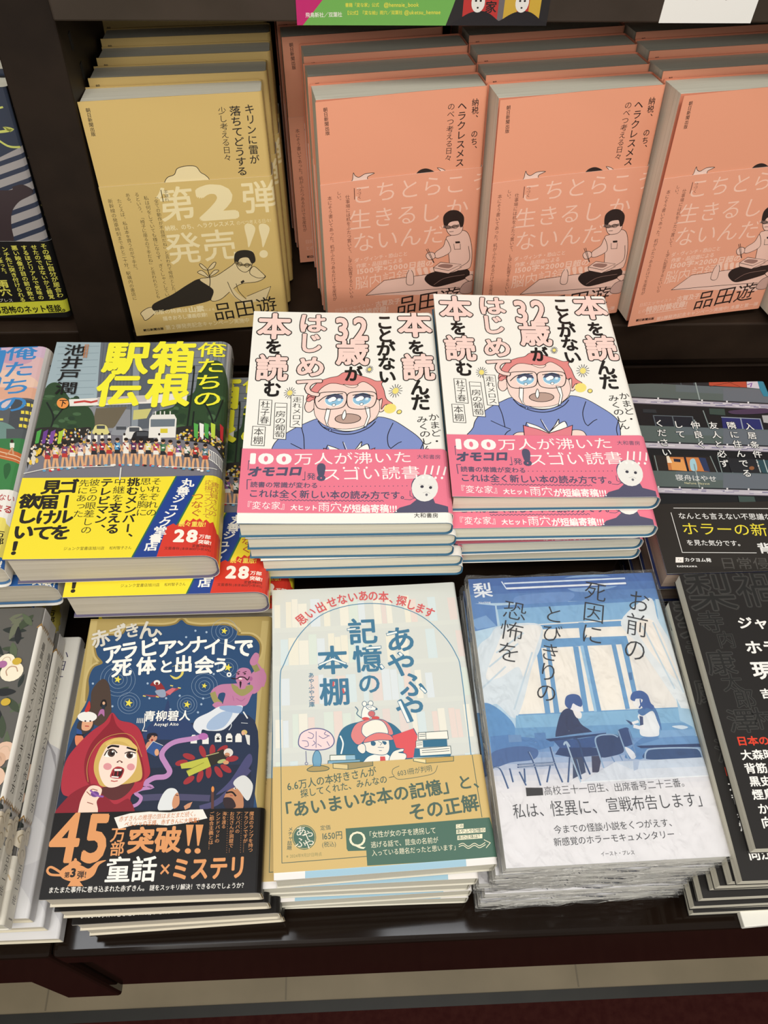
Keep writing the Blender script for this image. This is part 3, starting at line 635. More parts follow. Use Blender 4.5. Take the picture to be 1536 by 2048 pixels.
# ---- red-hooded girl
CR, CR1, CR2 = (80, 1220, 3.102), (180, 1230, 4.042), (100, 1420, 4.042)
QR = [(180, 1239), (543, 1233), (520, 1787), (82, 1797)]
def star(s, x, y, r, col='#e2d352'):
    s.poly([(x + (r if i % 2 == 0 else r * .42) * math.sin(PI * i / 5 + .2), y - (r if i % 2 == 0 else r * .42) * math.cos(PI * i / 5 + .2)) for i in range(10)], col)
def art_hood():
    s = Sheet(123, 178, QR, CR, .38); R = random.Random(2)
    s.rect(-100, -60, 1800, 1900, '#a8935a')
    s.line([(200, 1240), (270, 560), (330, 80)], 40, '#b9a56c', up=0); s.line([(1395, 80), (1330, 700), (1320, 1240)], 44, '#b9a56c', up=0)
    arch = [(60, 1900), (150, 900), (290, 560), (300, 430), (330, 360), (385, 330), (350, 280), (345, 210), (400, 165), (500, 155), (540, 112), (620, 100), (760, 102), (835, 88), (872, 62), (910, 90), (1000, 102), (1150, 96), (1215, 130), (1222, 158), (1310, 165), (1358, 215), (1350, 290), (1310, 320), (1345, 420), (1335, 700), (1300, 900), (1300, 1900)]
    s.line(arch[2:-3], 46, '#c0ab72', smooth=True); s.line(arch[2:-3], 22, '#8f7a45', smooth=True)
    s.poly(catmull(arch, True), '#2c4a70')
    s.blob([(180, 860), (420, 760), (700, 740), (960, 700), (1330, 690), (1320, 1300), (1290, 1900), (60, 1900)], '#27324a')
    s.poly([(100, 1000), (1310, 960), (1300, 1300), (1290, 1900), (60, 1900)], '#232b3e')
    s.blob([(640, 760), (700, 690), (760, 640), (790, 560), (815, 640), (900, 680), (960, 740), (960, 800), (640, 800)], '#2d3f66')
    s.blob([(1180, 1060), (1290, 900), (1310, 960), (1200, 1090), (1090, 1150)], '#4a4a72'); s.line([(640, 1165), (800, 1160), (1040, 1170)], 40, '#4a4866', smooth=True); s.line([(1000, 1230), (1120, 1180), (1290, 1000)], 36, '#4b4a70', smooth=True)
    s.use(CR1)
    for x, y, rs in ((220, 525, (45, 75, 110, 140)), (310, 715, (40, 65, 90)), (780, 728, (35, 58, 80)), (920, 577, (45, 75, 105)), (1080, 132, (40, 70, 105)), (1110, 430, (45, 80))):
        for r in rs: s.ell(x, y, r, r * .95, None, edge='#8fa3b8', ew=2.2, n=28)
    for x, y in ((460, 555), (720, 655), (475, 675), (610, 675), (645, 765), (895, 725), (868, 790), (910, 678), (20, 557), (177, 740), (845, 128), (935, 140), (770, 180), (995, 480)): s.ell(x, y, 9, 9, '#9db1c6', up=0, n=10)
    s.use(CR1)
    s.blob([(0, 720), (10, 620), (60, 545), (110, 520), (150, 570), (165, 680), (160, 830), (60, 900), (-40, 800)], '#4b3c34'); s.blob([(80, 740), (95, 690), (125, 690), (130, 740)], '#241e1e')
    s.ell(108, 715, 11, 13, '#d0a483'); s.poly([(92, 728), (122, 728), (116, 765), (92, 765)], '#26303a'); s.blob([(62, 820), (80, 770), (110, 768), (112, 822), (90, 800)], '#a86a9a')
    s.line([(660, 418), (700, 405), (742, 440), (725, 490), (690, 512)], 3, '#c9b968', up=0)
    s.poly(catmull([(640, 487), (690, 505), (728, 480), (740, 430), (722, 405), (748, 430), (748, 480), (712, 516), (672, 520)], True), '#d8c766')
    # carpet
    s.poly([(430, 645), (520, 652), (700, 590), (720, 598), (590, 670), (480, 662)], '#93424a'); s.poly([(600, 625), (660, 590), (690, 598), (640, 650)], '#c96a72')
    s.blob([(480, 570), (520, 530), (560, 545), (600, 600), (590, 640), (540, 620), (520, 580)], '#8c3034'); s.blob([(520, 620), (560, 605), (600, 610), (605, 660), (560, 665)], '#8f9bb0'); s.ell(535, 548, 26, 20, '#e6e2da'); s.ell(535, 556, 13, 12, '#7a3028')
    for x, y in ((435, 655), (540, 662), (655, 572), (718, 590)): s.line([(x - 10, y), (x + 8, y + 4)], 9, '#d8c766', up=0)
    # genie
    p, p2 = '#b97a9c', '#a0608a'
    s.blob([(1310, 470), (1400, 440), (1405, 540), (1360, 620), (1310, 640), (1290, 560)], p)
    s.line([(1330, 400), (1360, 440), (1400, 500), (1385, 570)], 46, p, smooth=True); s.line([(1320, 400), (1345, 450)], 44, '#8f8a58')
    s.blob([(1290, 370), (1330, 310), (1365, 330), (1345, 400), (1300, 410)], p)
    s.blob([(975, 620), (1040, 570), (1140, 560), (1240, 560), (1330, 590), (1300, 660), (1250, 740), (1110, 745), (1070, 730), (1090, 640), (1040, 640), (1020, 700), (985, 680)], p)
    s.line([(990, 640), (1010, 690), (1040, 720)], 44, '#98905a', smooth=True); s.blob([(985, 730), (1030, 705), (1070, 725), (1060, 770), (1020, 760)], p)
    s.blob([(1140, 560), (1210, 590), (1300, 570), (1310, 610), (1230, 660), (1160, 620)], '#98905a')
    s.line([(1180, 680), (1220, 700), (1250, 680)], 5, p2, smooth=True); s.line([(1150, 660), (1160, 700)], 4, p2)
    s.blob([(1175, 500), (1195, 445), (1240, 430), (1290, 450), (1305, 520), (1270, 560), (1210, 575), (1180, 545)], p); s.blob([(1200, 560), (1250, 560), (1250, 600), (1200, 600)], p)
    s.line([(1140, 515), (1180, 520), (1210, 505), (1245, 510), (1270, 530), (1285, 505)], 9, '#2a1c22', smooth=True); s.ell(1212, 522, 14, 9, '#f0e6e4'); s.line([(1195, 528), (1225, 530)], 5, '#b03a3c'); s.blob([(1205, 545), (1222, 548), (1212, 600)], '#2a1c22')
    for x in (1195, 1248): s.line([(x - 16, 470), (x + 12, 462)], 6, '#2a1c22', up=0); s.ell(x, 480, 10, 6, '#2a1c22', up=0)
    s.ell(1297, 520, 14, 18, p2)
    s.blob([(830, 900), (860, 840), (960, 790), (1040, 745), (1120, 745), (1230, 740), (1190, 820), (1080, 930), (960, 940), (905, 930), (890, 965), (850, 940)], '#d9dde2'); s.blob([(940, 920), (960, 860), (1060, 790), (1150, 790), (1090, 900), (1000, 935)], '#9fb4d0'); s.blob([(1060, 740), (1220, 745), (1200, 800), (1060, 770)], '#8fa6c8')
    s.line([(1120, 935), (1140, 900), (1130, 860)], 5, '#d9dde2', smooth=True); s.line([(1238, 790), (1270, 840)], 10, '#e4e4e0'); s.line([(1220, 878), (1272, 882)], 4, '#cfd3d8')
    for i in range(5): s.line([(380 + i * 14, 838), (376 + i * 14, 874)], 6, '#d9d7d2', up=0)
    s.line([(440, 800), (436, 900), (420, 938), (455, 940)], 7, '#d9d7d2')
    for x, y in ((1032, 1000), (1122, 1000), (1198, 1002), (835, 1010), (930, 1015)):
        s.poly([(x - 26, y + 32), (x - 26, y - 15), (x - 12, y - 38), (x + 12, y - 38), (x + 26, y - 15), (x + 26, y + 32)], '#e4e2dc', up=0)
    s.lay += 1; s.ell(1032, 1005, 14, 10, '#2a2a30', up=0); s.line([(1022, 985), (1032, 995), (1044, 982)], 4, '#2a2a30', up=0); s.ell(1125, 1010, 20, 8, '#2a2a30', up=0)
    s.ell(1245, 955, 24, 20, '#cbb06a'); s.ell(1236, 962, 14, 16, '#d8a888'); s.poly([(1250, 970), (1290, 980), (1290, 1060), (1270, 1050)], '#d8d6d0')
    s.use(CR2)
    # smoke
    pk = '#b583b4'
    s.line([(1240, 215), (1150, 235), (1010, 260), (930, 310), (900, 370), (935, 440), (965, 500), (930, 540), (840, 550), (760, 595)], 42, pk, smooth=True)
    s.line([(760, 600), (820, 625), (740, 640), (690, 670), (735, 710), (700, 765), (600, 790), (480, 785), (430, 740), (390, 685)], 28, pk, smooth=True); s.ell(1235, 218, 40, 28, '#b06aa8')
    # dead man with red blots
    for x, y, a in ((1120, 380, .3), (1060, 430, -.2), (1230, 340, 1.2), (1310, 335, 1.6), (1390, 325, -.6), (1470, 400, -.15), (1120, 570, -.6), (1210, 540, 1.9), (1280, 505, 1.6), (1360, 505, 1.0), (1420, 480, .6)): s.ell(x, y, 52, 24, '#9c3238', rot=a, up=0)
    s.lay += 1
    s.poly([(1260, 375), (1400, 320), (1420, 400), (1380, 430), (1290, 460)], '#2e2a26'); s.poly([(1050, 440), (1270, 385), (1298, 460), (1120, 540), (1100, 500), (1160, 470), (1060, 478)], '#b9b94a'); s.line([(1100, 495), (1240, 430)], 5, '#8a8a34')
    s.ell(1440, 350, 38, 34, '#d8d2c8'); s.ell(1430, 368, 22, 18, '#c08868'); s.line([(1412, 376), (1446, 382)], 6, '#241a1a'); s.ell(1385, 420, 36, 15, '#a8b070', rot=-.3); s.ell(1420, 430, 24, 16, '#d0946c'); s.line([(1260, 375), (1360, 350)], 8, '#a8a070')
    # woman, man
    s.blob([(870, 800), (900, 700), (950, 640), (1010, 640), (1040, 690), (1040, 760), (990, 800), (940, 830)], '#d9dcdc'); s.blob([(1000, 700), (1030, 670), (1045, 720), (1040, 770), (1000, 800), (985, 760)], '#c98f6c'); s.line([(1015, 690), (1035, 694)], 6, '#26202a')
    s.poly([(1080, 780), (1110, 760), (1150, 745), (1130, 790), (1090, 810)], '#c98f6c')
    s.line([(1312, 660), (1312, 800)], 22, '#5a3a34'); s.ell(1314, 645, 12, 24, '#d88a4a')
    s.blob([(1400, 760), (1420, 680), (1470, 640), (1540, 640), (1560, 800), (1450, 810)], '#b8805e'); s.blob([(1480, 600), (1520, 550), (1580, 540), (1640, 620), (1600, 740), (1530, 660)], '#d3d4d2'); s.line([(1425, 675), (1470, 670), (1500, 700)], 14, '#241a1a', smooth=True); s.blob([(1400, 720), (1470, 720), (1500, 790), (1420, 800)], '#33262a'); s.line([(1455, 695), (1475, 700)], 6, '#a04a4a')
    s.ell(1495, 640, 12, 8, '#f0e8e0'); s.ell(1497, 640, 6, 6, '#241a1a')
    # boy with book
    s.blob([(770, 300), (790, 260), (840, 255), (850, 320), (800, 340)], '#c98f74'); s.ell(825, 225, 38, 34, '#c98f74'); s.blob([(780, 235), (790, 195), (850, 190), (865, 215), (820, 210), (800, 240)], '#26202a'); s.ell(822, 246, 9, 10, '#8c3030'); s.ell(812, 218, 6, 5, '#26202a', up=0); s.ell(840, 216, 6, 5, '#26202a', up=0)
    s.poly([(768, 335), (830, 255), (910, 290), (850, 380)], '#35548c'); s.line([(768, 335), (830, 255), (910, 290)], 4, '#d9d7d2'); s.ell(860, 345, 18, 28, '#d8a07c')
    # man with feather on the left
    s.blob([(215, 160), (240, 90), (340, 90), (345, 150), (270, 200), (230, 200)], '#3c3634'); s.blob([(255, 150), (270, 80), (330, 70), (345, 110), (320, 160), (280, 170)], '#d8a07c'); s.ell(300, 58, 78, 42, '#e4e2dc'); s.blob([(280, 15), (300, -40), (318, -70), (325, -20), (310, 15)], '#b8322e')
    s.ell(285, 92, 8, 6, '#26202a', up=0); s.ell(325, 92, 8, 6, '#26202a', up=0); s.line([(285, 132), (312, 134)], 8, '#a83c3c'); s.poly([(215, 150), (255, 170), (262, 205), (215, 205)], '#2f4f8a'); s.blob([(205, 215), (250, 205), (270, 240), (215, 290)], '#d8835c'); s.poly([(215, 195), (270, 200), (268, 210), (212, 208)], '#1f1c20')
    # girl
    red, rd = '#a8303e', '#86222e'
    s.blob([(500, 25), (560, 85), (660, 110), (720, 160), (760, 260), (800, 440), (805, 520), (760, 580), (740, 640), (660, 690), (640, 800), (600, 900), (60, 900), (110, 790), (160, 710), (110, 680), (95, 600), (130, 420), (210, 300), (330, 180), (440, 100)], red)
    s.blob([(500, 30), (540, 130), (640, 220), (720, 340), (760, 500), (740, 580), (660, 560), (700, 420), (640, 280), (520, 220), (420, 250), (350, 330), (310, 470), (330, 600), (290, 560), (280, 420), (330, 280), (420, 170), (480, 100)], rd, up=1)
    s.blob([(150, 700), (330, 600), (420, 640), (520, 760), (640, 720), (640, 900), (60, 900)], rd)
    s.line([(310, 580), (300, 470), (330, 360), (400, 260), (500, 205), (620, 195), (690, 250), (740, 380)], 5, '#b5884a', smooth=True)
    s.blob([(400, 640), (560, 600), (680, 580), (640, 660), (560, 720), (480, 720)], '#5a2c2c')
    s.blob([(355, 480), (370, 380), (430, 270), (540, 225), (640, 240), (700, 330), (740, 470), (735, 560), (660, 590), (600, 600), (430, 620), (380, 560)], '#c9a95c')
    s.blob([(395, 450), (430, 350), (480, 285), (600, 290), (690, 330), (700, 430), (680, 500), (620, 570), (540, 620), (460, 620), (410, 550)], '#efd6c6')
    s.blob([(470, 290), (520, 255), (610, 270), (690, 340), (700, 300), (620, 240), (520, 235), (450, 275)], '#d6b768')
    s.ell(465, 458, 34, 28, '#d69296'); s.ell(652, 462, 32, 28, '#d69296')
    s.blob([(440, 372), (465, 332), (510, 322), (535, 350), (510, 378), (470, 382)], '#f4eee8'); s.blob([(600, 380), (630, 345), (668, 350), (690, 378), (650, 396)], '#f4eee8')
    s.ell(495, 352, 30, 29, '#4a352c'); s.ell(642, 368, 27, 26, '#4a352c'); s.ell(500, 352, 16, 16, '#1c1414'); s.ell(644, 370, 14, 14, '#1c1414'); s.ell(506, 338, 8, 7, '#f8f4f0', up=0); s.ell(655, 352, 7, 6, '#f8f4f0', up=0)
    s.line([(440, 368), (465, 330), (510, 320), (540, 348)], 9, '#1c1414', smooth=True); s.line([(604, 352), (640, 340), (690, 350)], 8, '#1c1414', smooth=True)
    s.line([(468, 308), (500, 292), (552, 298)], 17, '#1c1414', smooth=True); s.line([(622, 306), (660, 318), (690, 328)], 14, '#1c1414', smooth=True)
    s.line([(540, 424), (560, 412), (585, 424)], 7, '#7a4a3c', smooth=True); s.ell(547, 422, 6, 5, '#4a2a24', up=0); s.ell(578, 424, 6, 5, '#4a2a24', up=0)
    s.blob([(512, 475), (550, 458), (598, 478), (585, 530), (560, 556), (490, 545), (495, 505)], '#a8343a'); s.blob([(520, 485), (555, 472), (588, 488), (575, 530), (552, 545), (502, 535), (508, 505)], '#3a1a1a'); s.poly([(520, 478), (580, 478), (575, 494), (520, 494)], '#f2ece6'); s.poly([(498, 535), (556, 540), (552, 550), (496, 545)], '#f2ece6'); s.line([(512, 530), (518, 500)], 9, '#a8343a', up=0); s.line([(545, 530), (548, 500)], 9, '#a8343a', up=0); s.line([(495, 573), (520, 578), (545, 574)], 8, '#b8504a')
    s.blob([(235, 900), (240, 780), (270, 690), (320, 620), (380, 612), (420, 640), (410, 690), (380, 740), (390, 810), (370, 900)], '#ecd0bd'); s.ell(365, 680, 34, 24, '#6a4488'); s.line([(330, 650), (380, 690), (430, 700)], 14, '#8a5aa4', smooth=True)
    for l in ([(300, 660), (330, 690)], [(305, 745), (350, 760)], [(335, 645), (350, 640), (385, 650)]): s.line(l, 6, '#8c4c40', smooth=True)
    s.use(CR1)
    W_ = '#efede6'
    for c, x, y, w, a in (('赤', 78, 195, 150, 18), ('ず', 225, 148, 145, 18), ('き', 335, 128, 130, 16), ('ん', 462, 120, 165, 12)): s.char(c, x, y, w, w * .95, '#cfcabd', .03, rot=a)
    s.char('、', 600, 110, 130, 130, '#cfcabd', .02)
    for c, x, y, w, a in (('ア', 175, 320, 165, 12), ('ラ', 310, 290, 160, 10), ('ビ', 470, 268, 165, 8), ('ア', 615, 275, 165, 4), ('ン', 745, 262, 140, 0), ('ナ', 868, 240, 155, 6), ('イ', 985, 262, 150, 2), ('ト', 1110, 265, 160, 0), ('で', 1235, 268, 170, -4)): s.char(c, x, y, w, w * .95, W_, .035, rot=a)
    for c, x, y, w, a in (('死', 252, 432, 165, 6), ('体', 448, 415, 160, 4), ('と', 610, 420, 125, 2), ('出', 750, 400, 155, 4), ('会', 918, 410, 165, 0), ('う', 1050, 410, 140, 0)): s.char(c, x, y, w, w * .92, W_, .035, rot=a)
    s.ell(1120, 487, 20, 19, W_); s.ell(1120, 487, 9, 8, '#2c4a70')
    s.text('青柳碧人', (432, 822), (810, 818), W_, .02, 1.0); s.text('Aoyagi Aito', (514, 887), (714, 885), W_, .02)
    for x, y, r in ((220, 525, 32), (310, 715, 34), (780, 728, 30), (920, 577, 24), (1080, 132, 28), (1112, 430, 34)): star(s, x, y, r)
    s.mm = True; s.vtext('赤ずきん、アラビアンナイトで死体と出会う。', (68, 70), (68, -30), '#2a2620', .01, 1.0); s.mm = False
    return s
def art_hood_band():
    s = Sheet(123, 178, QR, CR, .22); O, W_ = '#d8955f', '#eeeae2'
    s.text('4', (70, 1400), (275, 1400), O, .02, 1.15); s.text('5', (265, 1404), (440, 1404), O, .03, 1.25)
    s.text('万', (440, 1395), (535, 1393), O, .02); s.text('部', (437, 1482), (527, 1480), O, .02); s.text('突破', (545, 1432), (878, 1426), O, .035, .98)
    for x in (928, 988): s.poly([(x - 22, 1335), (x + 26, 1335), (x - 2, 1465), (x - 12, 1465)], O); s.ell(x - 10, 1497, 19, 17, O)
    rb = [(462, 1288), (560, 1262), (680, 1252), (800, 1258), (900, 1248), (1005, 1230), (1038, 1296), (900, 1325), (790, 1338), (680, 1330), (580, 1335), (490, 1358)]
    s.poly(rb, '#e9e4da'); s.text('赤ずきんの推理の旅はまだまだ続く。', (492, 1298), (985, 1266), '#c8743a', .0, 1.25, shear=.15); s.text('ペルシャの王様、赤ずきんに大興奮！', (525, 1330), (1005, 1305), '#c8743a', .01, 1.2)
    for i, (tx, x0, y1) in enumerate((('魔法のランプを持つ', 1314, 1510), ('アラジンですが……', 1280, 1510), ('アリババの', 1232, 1392), ('お兄さんが洞窟で…', 1192, 1510), ('海を渡る', 1146, 1362), ('シンドバッドの', 1106, 1450), ('ご都合主義とは…', 1066, 1490))): s.vtext(tx, (x0, 1256), (x0 - 8, y1), O, .005, 1.1)
    for x in (1252, 1166): s.vtext('・' * 18, (x, 1256), (x - 8, 1516), O, 0, 1.2)
    s.line([(150, 1632), (80, 1590), (55, 1610), (75, 1635), (135, 1640)], 14, O, smooth=True)
    s.blob([(130, 1625), (160, 1590), (215, 1568), (270, 1585), (310, 1600), (360, 1560), (415, 1550), (370, 1580), (340, 1640), (290, 1670), (215, 1680), (150, 1660)], O); s.blob([(185, 1575), (225, 1548), (262, 1575)], O); s.ell(226, 1545, 9, 9, O); s.poly([(200, 1675), (250, 1675), (275, 1708), (178, 1708)], O)
    s.text('第', (158, 1640), (192, 1638), K, .02, 1.1); s.text('3', (193, 1624), (232, 1624), K, .05); s.text('弾!', (236, 1640), (294, 1636), K, .02, 1.1)
    s.text('童話', (410, 1612), (728, 1606), W_, .02, 1.0); s.text('×', (738, 1608), (812, 1606), O, 0.0, 1.1); s.text('ミステリ', (815, 1610), (1285, 1600), O, .035, 1.25)
    s.text('またまた事件に巻き込まれた赤ずきん。', (62, 1732), (672, 1722), W_, .008, 1.15); s.text('謎をスッキリ解決！できるのでしょうか？', (682, 1722), (1282, 1712), W_, .008, 1.15)
    return s
# ---- pale blue cover with the boy in a red cap, kraft band
CY, CY1 = (520, 1150, 2.925), (580, 1400, 4.042)
QY = [(543, 1183.5), (910, 1164), (995, 1728), (550, 1762)]
def art_memory():
    s = Sheet(127, 188, QY, CY, .5); R = random.Random(4); B = '#3f7594'
    s.rect(-50, -50, 1600, 2000, '#d0d3cd')
    s.mm = True
    for row in range(7):
        y = 88 - row * 27.5; x = -62
        s.rect(-64, y - 23.5, 64, y - 27, '#d3d6cf', up=0)
        while x < 62:
            w = R.uniform(3, 6.5); h = R.uniform(17, 22)
            if R.random() < .8: s.rect(x, y - 23.5, x + w, y - 23.5 + h, R.choice(('#e0d0c8', '#e3dfcf', '#cfdbdc', '#dccfc9', '#d3dcd2', '#e4e1d4', '#d6dde0')), up=0)
            x += w + R.choice((.3, .3, 2.5))
    s.mm = False
    s.line([(132, 1700), (125, 1135), (117, 640), (140, 530), (220, 370), (340, 250), (480, 190), (640, 168), (800, 185), (950, 245), (1075, 355), (1150, 470), (1180, 580), (1235, 1040), (1310, 1690)], 4.5, '#4d86a6', smooth=True)
    for c, x, y, a in (('思', 240, 268, 38), ('い', 293, 230, 36), ('出', 352, 195, 26), ('せ', 418, 165, 18), ('な', 478, 146, 12), ('い', 540, 132, 8), ('あ', 602, 124, 4), ('の', 660, 124, 0), ('本', 722, 128, -4), ('探', 828, 152, -14), ('し', 884, 176, -20), ('ま', 938, 196, -24), ('す', 992, 220, -28)): s.char(c, x, y, 62, 64, '#cf5a5c', .025, rot=a)
    s.char('、', 782, 138, 60, 60, '#cf5a5c', .02)
    for c, x, y, w, h in (('あ', 822, 380, 180, 160), ('や', 828, 525, 175, 160), ('ふ', 895, 645, 165, 160), ('や', 880, 790, 180, 170), ('記', 600, 335, 175, 160), ('憶', 630, 495, 180, 165), ('の', 640, 640, 140, 130), ('本', 424, 505, 185, 175), ('棚', 438, 690, 185, 170)): s.char(c, x, y, w, h, B, .022)
    pw = '#e6ebe8'; s.lay += 6
    for q in ([(738, 345), (800, 330), (805, 342), (742, 358)], [(808, 460), (820, 452), (838, 470), (824, 482)], [(935, 665), (945, 655), (978, 685), (968, 697)], [(805, 742), (825, 738), (880, 862), (862, 868)], [(508, 318), (560, 312), (560, 324), (510, 330)], [(618, 425), (708, 418), (708, 432), (620, 438)], [(698, 535), (712, 525), (728, 545), (716, 556)]): s.poly(q, pw); s.line(q, 3, B, True)
    for q in ([(340, 530), (425, 490), (505, 520), (500, 530), (425, 505), (345, 540)],): s.poly(q, pw); s.line(q, 3, B, True)
    s.line([(430, 632), (428, 655)], 10, '#cf5a5c'); s.line([(484, 672), (490, 695)], 10, '#cf5a5c')
    s.vtext('あやふや文庫', (298, 578), (304, 782), B, .01, .95)
    s.use(CY1); E_ = '#2f6180'
    s.blob([(378, 480), (378, 360), (410, 260), (480, 205), (600, 180), (780, 180), (880, 240), (930, 330), (960, 520), (380, 540)], '#2f6a88')
    s.line([(408, 300), (430, 360), (415, 440)], 12, '#e6ebe8', smooth=True)
    # brain lamp
    s.blob([(195, 535), (185, 480), (205, 425), (235, 425), (255, 480), (245, 540)], '#6fa0bc', edge=E_, ew=5); s.blob([(140, 575), (190, 545), (270, 542), (318, 560), (290, 580), (180, 590)], '#b09a6a', edge='#3f5a50', ew=6)
    s.blob([(70, 350), (90, 285), (150, 250), (215, 240), (280, 250), (335, 285), (358, 340), (335, 385), (270, 410), (150, 412), (85, 390)], '#ecd2d2', edge='#5b5f8c', ew=8)
    for l in ([(212, 265), (212, 395)], [(150, 270), (190, 290), (180, 320), (145, 315)], [(100, 340), (140, 345), (150, 380), (120, 390)], [(235, 300), (270, 320), (310, 300)], [(300, 345), (320, 380)], [(180, 380), (205, 360), (190, 340)], [(225, 365), (255, 385)], [(290, 265), (280, 285), (320, 300)]): s.line(l, 5, '#5b5f8c', smooth=True)
    s.line([(130, 425), (135, 515)], 5, '#5b5f8c'); s.ell(135, 524, 11, 10, None, edge='#5b5f8c', ew=4)
    # books left
    s.poly([(325, 455), (525, 450), (530, 490), (325, 495)], '#8fb6ca'); s.poly([(325, 455), (450, 452), (452, 490), (325, 495)], '#e2e4da'); s.poly([(310, 500), (565, 488), (568, 512), (308, 522)], '#7aa6be'); s.poly([(350, 520), (480, 512), (670, 500), (672, 538), (470, 570), (350, 560)], '#9c8c60'); s.poly([(350, 525), (470, 535), (470, 568), (350, 558)], '#d8c28a')
    for l in ([(325, 495), (325, 455), (525, 450)], [(308, 522), (310, 500), (565, 488)], [(350, 560), (350, 520), (670, 500), (672, 538), (470, 570), (350, 560)], [(470, 570), (470, 530)]): s.line(l, 5, '#3f5a50')
    # boy
    s.blob([(600, 500), (640, 460), (720, 440), (800, 450), (820, 520), (600, 520)], '#eceae2', edge=E_, ew=4); s.poly([(730, 462), (770, 462), (775, 500), (730, 500)], '#cf5050')
    s.blob([(595, 350), (640, 300), (780, 310), (805, 360), (800, 420), (760, 450), (660, 440), (610, 410)], '#e9e2d6', edge=E_, ew=5); s.blob([(545, 390), (570, 360), (605, 370), (612, 420), (590, 440), (560, 425)], '#e9e2d6', edge=E_, ew=5)
    s.blob([(655, 345), (680, 340), (695, 355), (685, 375), (660, 372)], E_); s.blob([(745, 340), (775, 342), (782, 358), (765, 368)], E_); s.line([(715, 340), (745, 355), (730, 372)], 4, E_); s.line([(712, 388), (760, 390)], 4, E_); s.line([(722, 415), (742, 415)], 4, E_)
    s.blob([(492, 290), (530, 205), (610, 170), (700, 158), (780, 180), (830, 250), (822, 290), (700, 270), (610, 330), (560, 368), (520, 350)], '#d8807f', edge=E_, ew=5); s.blob([(580, 250), (600, 200), (680, 165), (750, 180), (790, 240), (785, 285), (700, 275), (630, 310), (590, 285)], '#ece6d8', edge=E_, ew=5)
    s.blob([(595, 350), (620, 310), (700, 272), (790, 280), (832, 310), (825, 330), (720, 330), (640, 345)], '#dd7a78', edge=E_, ew=5)
    # small white mouse on the cap
    s.line([(575, 150), (540, 120), (550, 90), (528, 62)], 6, E_, smooth=True); s.blob([(580, 150), (585, 90), (610, 50), (660, 50), (680, 90), (660, 140), (620, 165)], '#eceae2', edge=E_, ew=4); s.ell(602, 38, 18, 20, '#eceae2', edge=E_, ew=4); s.ell(652, 34, 20, 20, '#eceae2', edge=E_, ew=4); s.blob([(612, 55), (650, 48), (705, 76), (690, 88), (640, 86)], '#eceae2', edge=E_, ew=4); s.ell(628, 66, 8, 7, '#f7f7f3', edge=E_, ew=3); s.ell(652, 64, 8, 7, '#f7f7f3', edge=E_, ew=3); s.ell(698, 80, 8, 7, E_); s.ell(660, 118, 28, 24, '#c96a6c', edge=E_, ew=3); s.ell(612, 158, 30, 13, '#cf5050'); s.ell(692, 150, 32, 13, '#cf5050')
    # red book, hand, pile
    s.poly([(828, 295), (1000, 235), (1032, 300), (1000, 470), (945, 475), (905, 400), (860, 390)], '#d9545a'); s.line([(1000, 235), (1030, 290)], 6, E_)
    s.blob([(805, 500), (830, 430), (880, 405), (920, 400), (915, 420), (880, 430), (935, 440), (940, 475), (900, 500)], '#ece6d8', edge=E_, ew=5)
    s.poly([(1000, 480), (1100, 470), (1325, 462), (1325, 500), (1100, 518), (1000, 500)], '#c9a95e'); s.poly([(1000, 480), (1100, 490), (1100, 518), (1000, 500)], '#e6d6a0'); s.poly([(1040, 270), (1275, 255), (1282, 320), (1040, 325)], '#ece8dc'); s.poly([(1075, 330), (1270, 320), (1275, 378), (1075, 388)], '#2f6a88'); s.poly([(1020, 338), (1075, 334), (1078, 388), (1020, 390)], '#ece8dc'); s.poly([(1050, 398), (1300, 378), (1306, 440), (1056, 455)], '#ece8dc'); s.poly([(1010, 395), (1050, 398), (1056, 455), (1306, 440), (1300, 460), (1000, 470)], '#2f6a88')
    for l in ([(1040, 325), (1040, 270), (1275, 255), (1282, 320), (1040, 325)], [(1100, 268), (1102, 322)], [(1020, 390), (1020, 338), (1075, 334)], [(1050, 398), (1300, 378), (1306, 440)], [(1000, 500), (1000, 480), (1325, 462), (1325, 500), (1100, 518), (1000, 500)], [(1070, 415), (1290, 398)], [(1070, 432), (1290, 416)], [(1048, 285), (1095, 282)], [(1048, 300), (1095, 297)], [(1028, 355), (1070, 352)], [(1028, 370), (1070, 367)]): s.line(l, 4.5, '#3f5a60')
    s.use(CY)
    s.poly([(40, 1600), (1500, 1600), (1500, 1800), (40, 1850)], '#e9e4e0'); s.poly([(270, 1600), (1200, 1600), (1215, 1760), (268, 1800)], '#9cc0d2')
    return s
